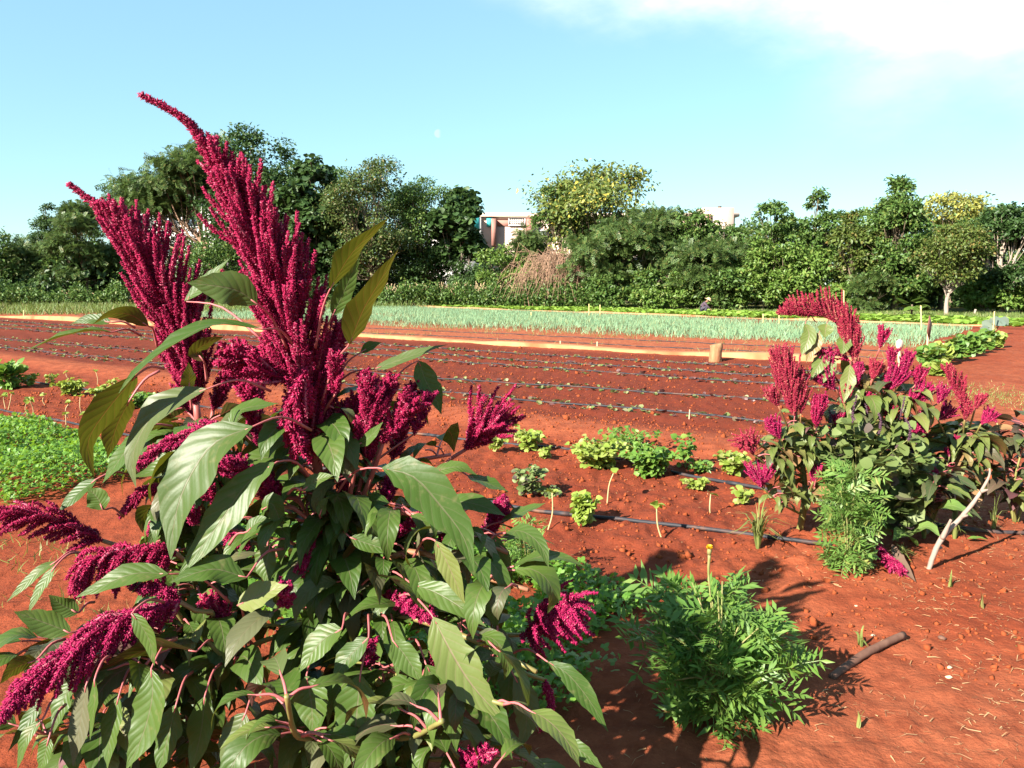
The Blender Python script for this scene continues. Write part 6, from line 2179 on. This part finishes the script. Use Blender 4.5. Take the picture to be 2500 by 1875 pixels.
# tilted brown sign board on a white post
SIGN = rough_mat("brown_sign_board", (0.16, 0.060, 0.045), (0.24, 0.095, 0.070), 6.0, 0.6, 0.2, 0.005)
b0 = base_at(2262, 868)
Y = b0[1]
t = thing("sign", b0, "tilted dark brown sign board seen nearly edge-on on a pale post", "sign")
mb = MB()
e = at(2267, 800, Y)
tube(mb, [b0 - UP * 0.1, e], [0.026, 0.022], 8)
mb.obj("post", [M_BEIGE], t)
mb = MB()
c = at(2269, 800, Y - 0.05)
dx = np.array([0.58, 0.81, 0.0])
dx = unit(dx + UP * -0.55)
dn = unit(np.cross(dx, UP))
dz = unit(np.cross(dn, dx))
box(mb, c, (0.44, 0.02, 0.40), np.stack([dx, -dn, dz], 1))
mb.obj("board", [SIGN], t, smooth=False)

# white paddle on a peg
b0 = base_at(2198, 912)
t = thing("paddle_marker", b0, "white paddle-shaped row marker on a thick bare peg", "marker")
mb = MB()
Y = b0[1]
tube(mb, [b0 - UP * 0.05, at(2196, 880, Y), at(2194, 852, Y)], [0.034, 0.036, 0.022], 8)
mb.obj("peg", [M_BEIGE], t)
mb = MB()
c = at(2196, 842, Y)
k = np.linspace(0, 2 * np.pi, 14, endpoint=False)
ring = np.stack([0.066 * np.cos(k) * (1 + 0.15 * np.sin(k)), 0 * k, 0.10 * np.sin(k)], 1)
V = np.vstack([c + ring + [0, 0.012, 0], c + ring - [0, 0.012, 0], [c + [0, 0.012, 0], c - [0, 0.012, 0]]])
i = np.arange(14)
j = (i + 1) % 14
mb.add(V, np.stack([i, j, j + 14, i + 14], 1), np.vstack([np.stack([np.full(14, 28), j, i], 1), np.stack([np.full(14, 29), i + 14, j + 14], 1)]))
mb.obj("blade", [WALL_P], t, smooth=False)

# forked white stick leaning by the path
WOOD_W = rough_mat("peeled_wood", (0.27, 0.19, 0.15), (0.36, 0.27, 0.22), 14.0, 0.75, 0.5, 0.006, cc=(0.28, 0.15, 0.09), stretch=(1, 1, 0.3))
b0 = base_at(2264, 1398)
rng = np.random.default_rng(300)
mb = MB()
P = [b0 - UP * 0.03, at(2283, 1345, 4.32), at(2310, 1300, 4.33), at(2345, 1265, 4.36), at(2385, 1215, 4.40), at(2414, 1165, 4.42), at(2416, 1143, 4.43)]
tube(mb, P, [0.013, 0.014, 0.016, 0.0125, 0.0115, 0.009, 0.005], 10, 0, 34, 0.07, rng)
tube(mb, [at(2300, 1315, 4.32), at(2312, 1290, 4.30), at(2322, 1268, 4.29)], [0.014, 0.012, 0.007], 8, 0, 9, 0.06, rng)
for q in ((2345, 1262), (2394, 1200), (2283, 1340)):
    c = at(q[0], q[1], 4.36)
    tube(mb, [c, c + [0.035, -0.01, 0.012]], [0.013, 0.006], 6)
tag(mb.obj("forked_stick", [WOOD_W], origin=b0), "forked peeled white stick leaning out of the soil, throwing a long shadow", "stick")

# brown branch half out of the shade, and a flat dry strip
BROWN = rough_mat("brown_branch_bark", (0.13, 0.062, 0.042), (0.20, 0.105, 0.072), 10.0, 0.85, 0.6, 0.008, cc=(0.27, 0.10, 0.05), stretch=(1, 1, 0.3))
p0, p1 = base_at(2030, 1650), base_at(2205, 1562)
mb = MB()
m_ = (p0 + p1) / 2
m_[2] = gz(m_[0], m_[1]) + 0.012
tube(mb, [p0 + UP * 0.006, m_ + [-0.01, 0.01, 0.006], p1 + UP * 0.022], [0.015, 0.018, 0.0165], 10, 0, 22, 0.05, np.random.default_rng(4))
tag(mb.obj("branch", [BROWN], origin=m_), "thick brown branch lying on the path at the shadow's edge", "branch")
p0, p1 = base_at(2175, 1372), base_at(2235, 1432)
mb = MB()
big_leaf(mb, [p0 + UP * 0.10, (p0 + p1) / 2 + UP * 0.035, p1 + UP * 0.012], 0.06, UP + [-0.5, -0.4, 0], np.random.default_rng(5), 0, 10, 4, 0.3)
tag(mb.obj("dead_leaf", [leaf_mat("dead_leaf", (0.16, 0.10, 0.07), (0.22, 0.14, 0.10), None, 0.1)], origin=p0), "brown dead leaf strip beside the fallen crimson plume", "leaf")
# fallen plume on the soil
p0, p1 = base_at(2130, 1370), base_at(2200, 1412)
mb = MB()
plume(mb, [p0 + UP * 0.10, (p0 + p1) / 2 + UP * 0.06, p1 + UP * 0.03], [(0, 0.06), (0.5, 0.10), (1, 0.05)], 60, np.random.default_rng(6), spike_r=0.0065, dens=650, floret=0.005, opening=0.8, sag=0.35, up=0)
tag(mb.obj("fallen_plume", [PLUME_B], origin=p0), "crimson plume broken off and lying on the soil by the bright marigold", "plume")
# single blue-green leaf on the path
p0, p1 = base_at(2360, 1328), base_at(2410, 1332)
mb = MB()
big_leaf(mb, [p0 + UP * 0.02, (p0 + p1) / 2 + UP * 0.03, p1 + UP * 0.02], 0.05, UP, np.random.default_rng(8), 0, 8, 4)
tag(mb.obj("fallen_leaf", [PEPPER], origin=p0), "single green leaf lying in the white stick's shadow", "leaf")
for k, (px, py, s) in enumerate([(2132, 1552, 0.009), (2317, 1652, 0.011), (2318, 1632, 0.009), (2090, 1480, 0.007), (2300, 1560, 0.015)]):
    b = base_at(px, py)
    mb = MB()
    r3 = np.random.default_rng(310 + k)
    th, ph = np.meshgrid(np.linspace(0, 2 * np.pi, 10, endpoint=False), np.linspace(0.05, math.pi - 0.05, 6))
    sh = s * (1 + 0.15 * r3.standard_normal(th.shape))
    V = np.stack([sh * np.sin(ph) * np.cos(th) * 1.3, sh * np.sin(ph) * np.sin(th), sh * np.cos(ph) * 0.6], -1).reshape(-1, 3) + b + UP * s * 0.4
    i, j = np.meshgrid(np.arange(5), np.arange(10), indexing="ij")
    j2 = (j + 1) % 10
    mb.add(V, np.stack([i * 10 + j, (i + 1) * 10 + j, (i + 1) * 10 + j2, i * 10 + j2], -1).reshape(-1, 4), [[0, 1, 2]])
    LAB = ["white pebble near the brown branch", "larger of two touching pale stones on the open path", "smaller of two touching pale stones on the open path", "tiny pale pebble between white stick and marigold shadow", "brown flat stone on the strawy part of the path"]
    tag(mb.obj("pebble", [M_BEIGE if k != 4 else BROWN], origin=b), LAB[k], "pebble", "pale stones on the path")

# ------------------------------------------------------------------ row of small bushes along the path, and the vine
PBG = "small bushes in a row along the path"
for k, (px, py, w, h, mt, lab) in enumerate([
    (2268, 905, 26, 52, MARI_Y, "first small bush of the path row, under the tilted sign"),
    (2285, 917, 18, 24, BEAN, "yellowish low plant at the foot of the path row's first bush"),
    (2302, 890, 20, 46, BEAN, "yellowest bush in the row along the path"),
    (2330, 882, 22, 50, MARI_Y, "green feathery bush next to the yellowest one"),
    (2358, 872, 24, 52, PEPPER, "fuller green bush halfway along the path row"),
    (2385, 864, 22, 46, MARI_Y, "pale green bush past the middle of the path row"),
    (2408, 855, 20, 42, PEPPER, "green bush by the vine's cane"),
    (2430, 848, 20, 32, BEAN, "last yellow-green bush of the path row"),
]):
    b = base_at(px, py)
    Y = b[1]
    bush("path_bush", lab, "bush", b, w * Y / F * 1.25, 1.25 * h * Y / F, 220, WIDE if mt is not MARI_Y else LEAF, 0.13, mt, 320 + k, PBG, 9)
b = base_at(2425, 815)
t = thing("vine_plant", b, "thin broad-leaved vine plant with grey-green leaves at the row's end", "vine")
Y = b[1]
rng = np.random.default_rng(330)
mb, st = MB(), MB()
LV = [(2398, 792), (2413, 780), (2418, 775), (2440, 776), (2447, 778), (2392, 800), (2420, 790)]
for q in LV:
    p = at(q[0], q[1], Y + rng.uniform(-0.3, 0.3))
    az = rng.uniform(0, 6)
    mb.scatter(WIDE, orient(np.array([[math.cos(az), -0.4, -0.5]]), np.array([[0.1, -0.7, 0.7]]), np.array([0.36])), p[None])
    tube(st, crm([b, (b + p) / 2 + [0.1, 0, 0.1], p], 7), [0.014, 0.008], 5)
st.obj("stem", [STEM_G], t)
mb.obj("foliage", [leaf_mat("grey_green_leaf", (0.14, 0.19, 0.15), (0.19, 0.23, 0.17), None, 0.2)], t)

# ------------------------------------------------------------------ the worker crouching at the lettuce rows
SKIN = rough_mat("skin", (0.22, 0.11, 0.07), (0.26, 0.14, 0.09), 20.0, 0.6, 0.05, 0.002)
SHIRT = rough_mat("dark_shirt", (0.075, 0.050, 0.075), (0.11, 0.075, 0.10), 12.0, 0.9, 0.3, 0.01)
TROUSER = rough_mat("dark_trousers", (0.05, 0.045, 0.06), (0.08, 0.07, 0.09), 12.0, 0.9, 0.3, 0.01)
HAT = rough_mat("straw_hat", (0.58, 0.38, 0.20), (0.68, 0.48, 0.28), 30.0, 0.8, 0.4, 0.01)


def skin_body(name, verts, edges, radii, mat, parent, root_i=0):
    me = bpy.data.meshes.new(name)
    me.from_pydata([tuple(v) for v in verts], edges, [])
    o = bpy.data.objects.new(name, me)
    scene.collection.objects.link(o)
    o.parent = parent
    sk = o.modifiers.new("Skin", "SKIN")
    sk.use_smooth_shade = True
    for i, r in enumerate(radii):
        me.skin_vertices[0].data[i].radius = (r, r)
        me.skin_vertices[0].data[i].use_root = i == root_i
    sb = o.modifiers.new("Sub", "SUBSURF")
    sb.levels = sb.render_levels = 2
    me.materials.append(mat)
    return o


b = base_at(1718, 766)
t = thing("person", b, "person crouching at the far lettuce rows in a straw hat and dark clothes, bending forward", "person")
t.rotation_euler = (0, 0, math.radians(-12))
# local frame: +X is where the worker faces; squat height 0.8 m
V = [(-0.14, 0, 0.30), (-0.06, 0, 0.46), (0.04, 0, 0.60), (0.12, 0, 0.66), (0.19, 0, 0.71), (0.24, 0, 0.76)]
Ed = [(0, 1), (1, 2), (2, 3), (3, 4), (4, 5)]
Rd = [0.13, 0.125, 0.125, 0.07, 0.075, 0.085]
for s in (-1, 1):
    k = len(V)
    V += [(-0.10, s * 0.10, 0.28), (0.20, s * 0.17, 0.40), (0.02, s * 0.14, 0.08), (0.05, s * 0.14, 0.03), (0.20, s * 0.15, 0.025)]
    Ed += [(0, k), (k, k + 1), (k + 1, k + 2), (k + 2, k + 3), (k + 3, k + 4)]
    Rd += [0.09, 0.065, 0.045, 0.04, 0.032]
    k = len(V)
    V += [(0.05, s * 0.18, 0.57), (0.20, s * 0.22, 0.40), (0.38, s * 0.14, 0.24), (0.43, s * 0.13, 0.19), (0.47, s * 0.12, 0.13)]
    Ed += [(2, k), (k, k + 1), (k + 1, k + 2), (k + 2, k + 3), (k + 3, k + 4)]
    Rd += [0.06, 0.045, 0.034, 0.030, 0.016]
    for f in (-1, 0, 1):
        kk = len(V)
        V += [(0.475 + 0.01 * f, s * 0.12 + 0.02 * f, 0.08)]
        Ed += [(k + 3, kk)]
        Rd += [0.010]
skin_body("body", V, Ed, Rd, SKIN, t)
V = [(-0.12, 0, 0.33), (-0.05, 0, 0.47), (0.045, 0, 0.60), (0.10, 0, 0.645)]
Ed = [(0, 1), (1, 2), (2, 3)]
Rd = [0.150, 0.145, 0.145, 0.085]
for s in (-1, 1):
    k = len(V)
    V += [(0.05, s * 0.18, 0.575), (0.20, s * 0.22, 0.405), (0.33, s * 0.165, 0.29)]
    Ed += [(2, k), (k, k + 1), (k + 1, k + 2)]
    Rd += [0.075, 0.058, 0.046]
skin_body("shirt", V, Ed, Rd, SHIRT, t)
V, Ed, Rd = [(-0.15, 0, 0.29)], [], [0.145]
for s in (-1, 1):
    k = len(V)
    V += [(-0.10, s * 0.10, 0.285), (0.20, s * 0.17, 0.405), (0.04, s * 0.145, 0.12)]
    Ed += [(0, k), (k, k + 1), (k + 1, k + 2)]
    Rd += [0.105, 0.080, 0.062]
skin_body("trousers", V, Ed, Rd, TROUSER, t)
mb = MB()
k = np.linspace(0, 2 * np.pi, 20, endpoint=False)
prof = [(0.245, -0.035), (0.25, -0.028), (0.13, 0.0), (0.115, 0.06), (0.085, 0.105), (0.02, 0.115)]
V = np.concatenate([np.stack([r * np.cos(k), r * np.sin(k), np.full(20, z)], 1) for r, z in prof])
i, j = np.meshgrid(np.arange(5), np.arange(20), indexing="ij")
j2 = (j + 1) % 20
tl = math.radians(28)
Rt = np.array([[math.cos(tl), 0, math.sin(tl)], [0, 1, 0], [-math.sin(tl), 0, math.cos(tl)]])
mb.add(V @ Rt.T + [0.265, 0, 0.80], np.stack([i * 20 + j, i * 20 + j2, (i + 1) * 20 + j2, (i + 1) * 20 + j], -1).reshape(-1, 4), np.stack([np.full(18, 100), 100 + np.arange(1, 19), 100 + np.arange(2, 20)], 1))
h = bpy.data.objects.new("hat", mb.mesh("hat", [HAT]))
scene.collection.objects.link(h)
h.parent = t
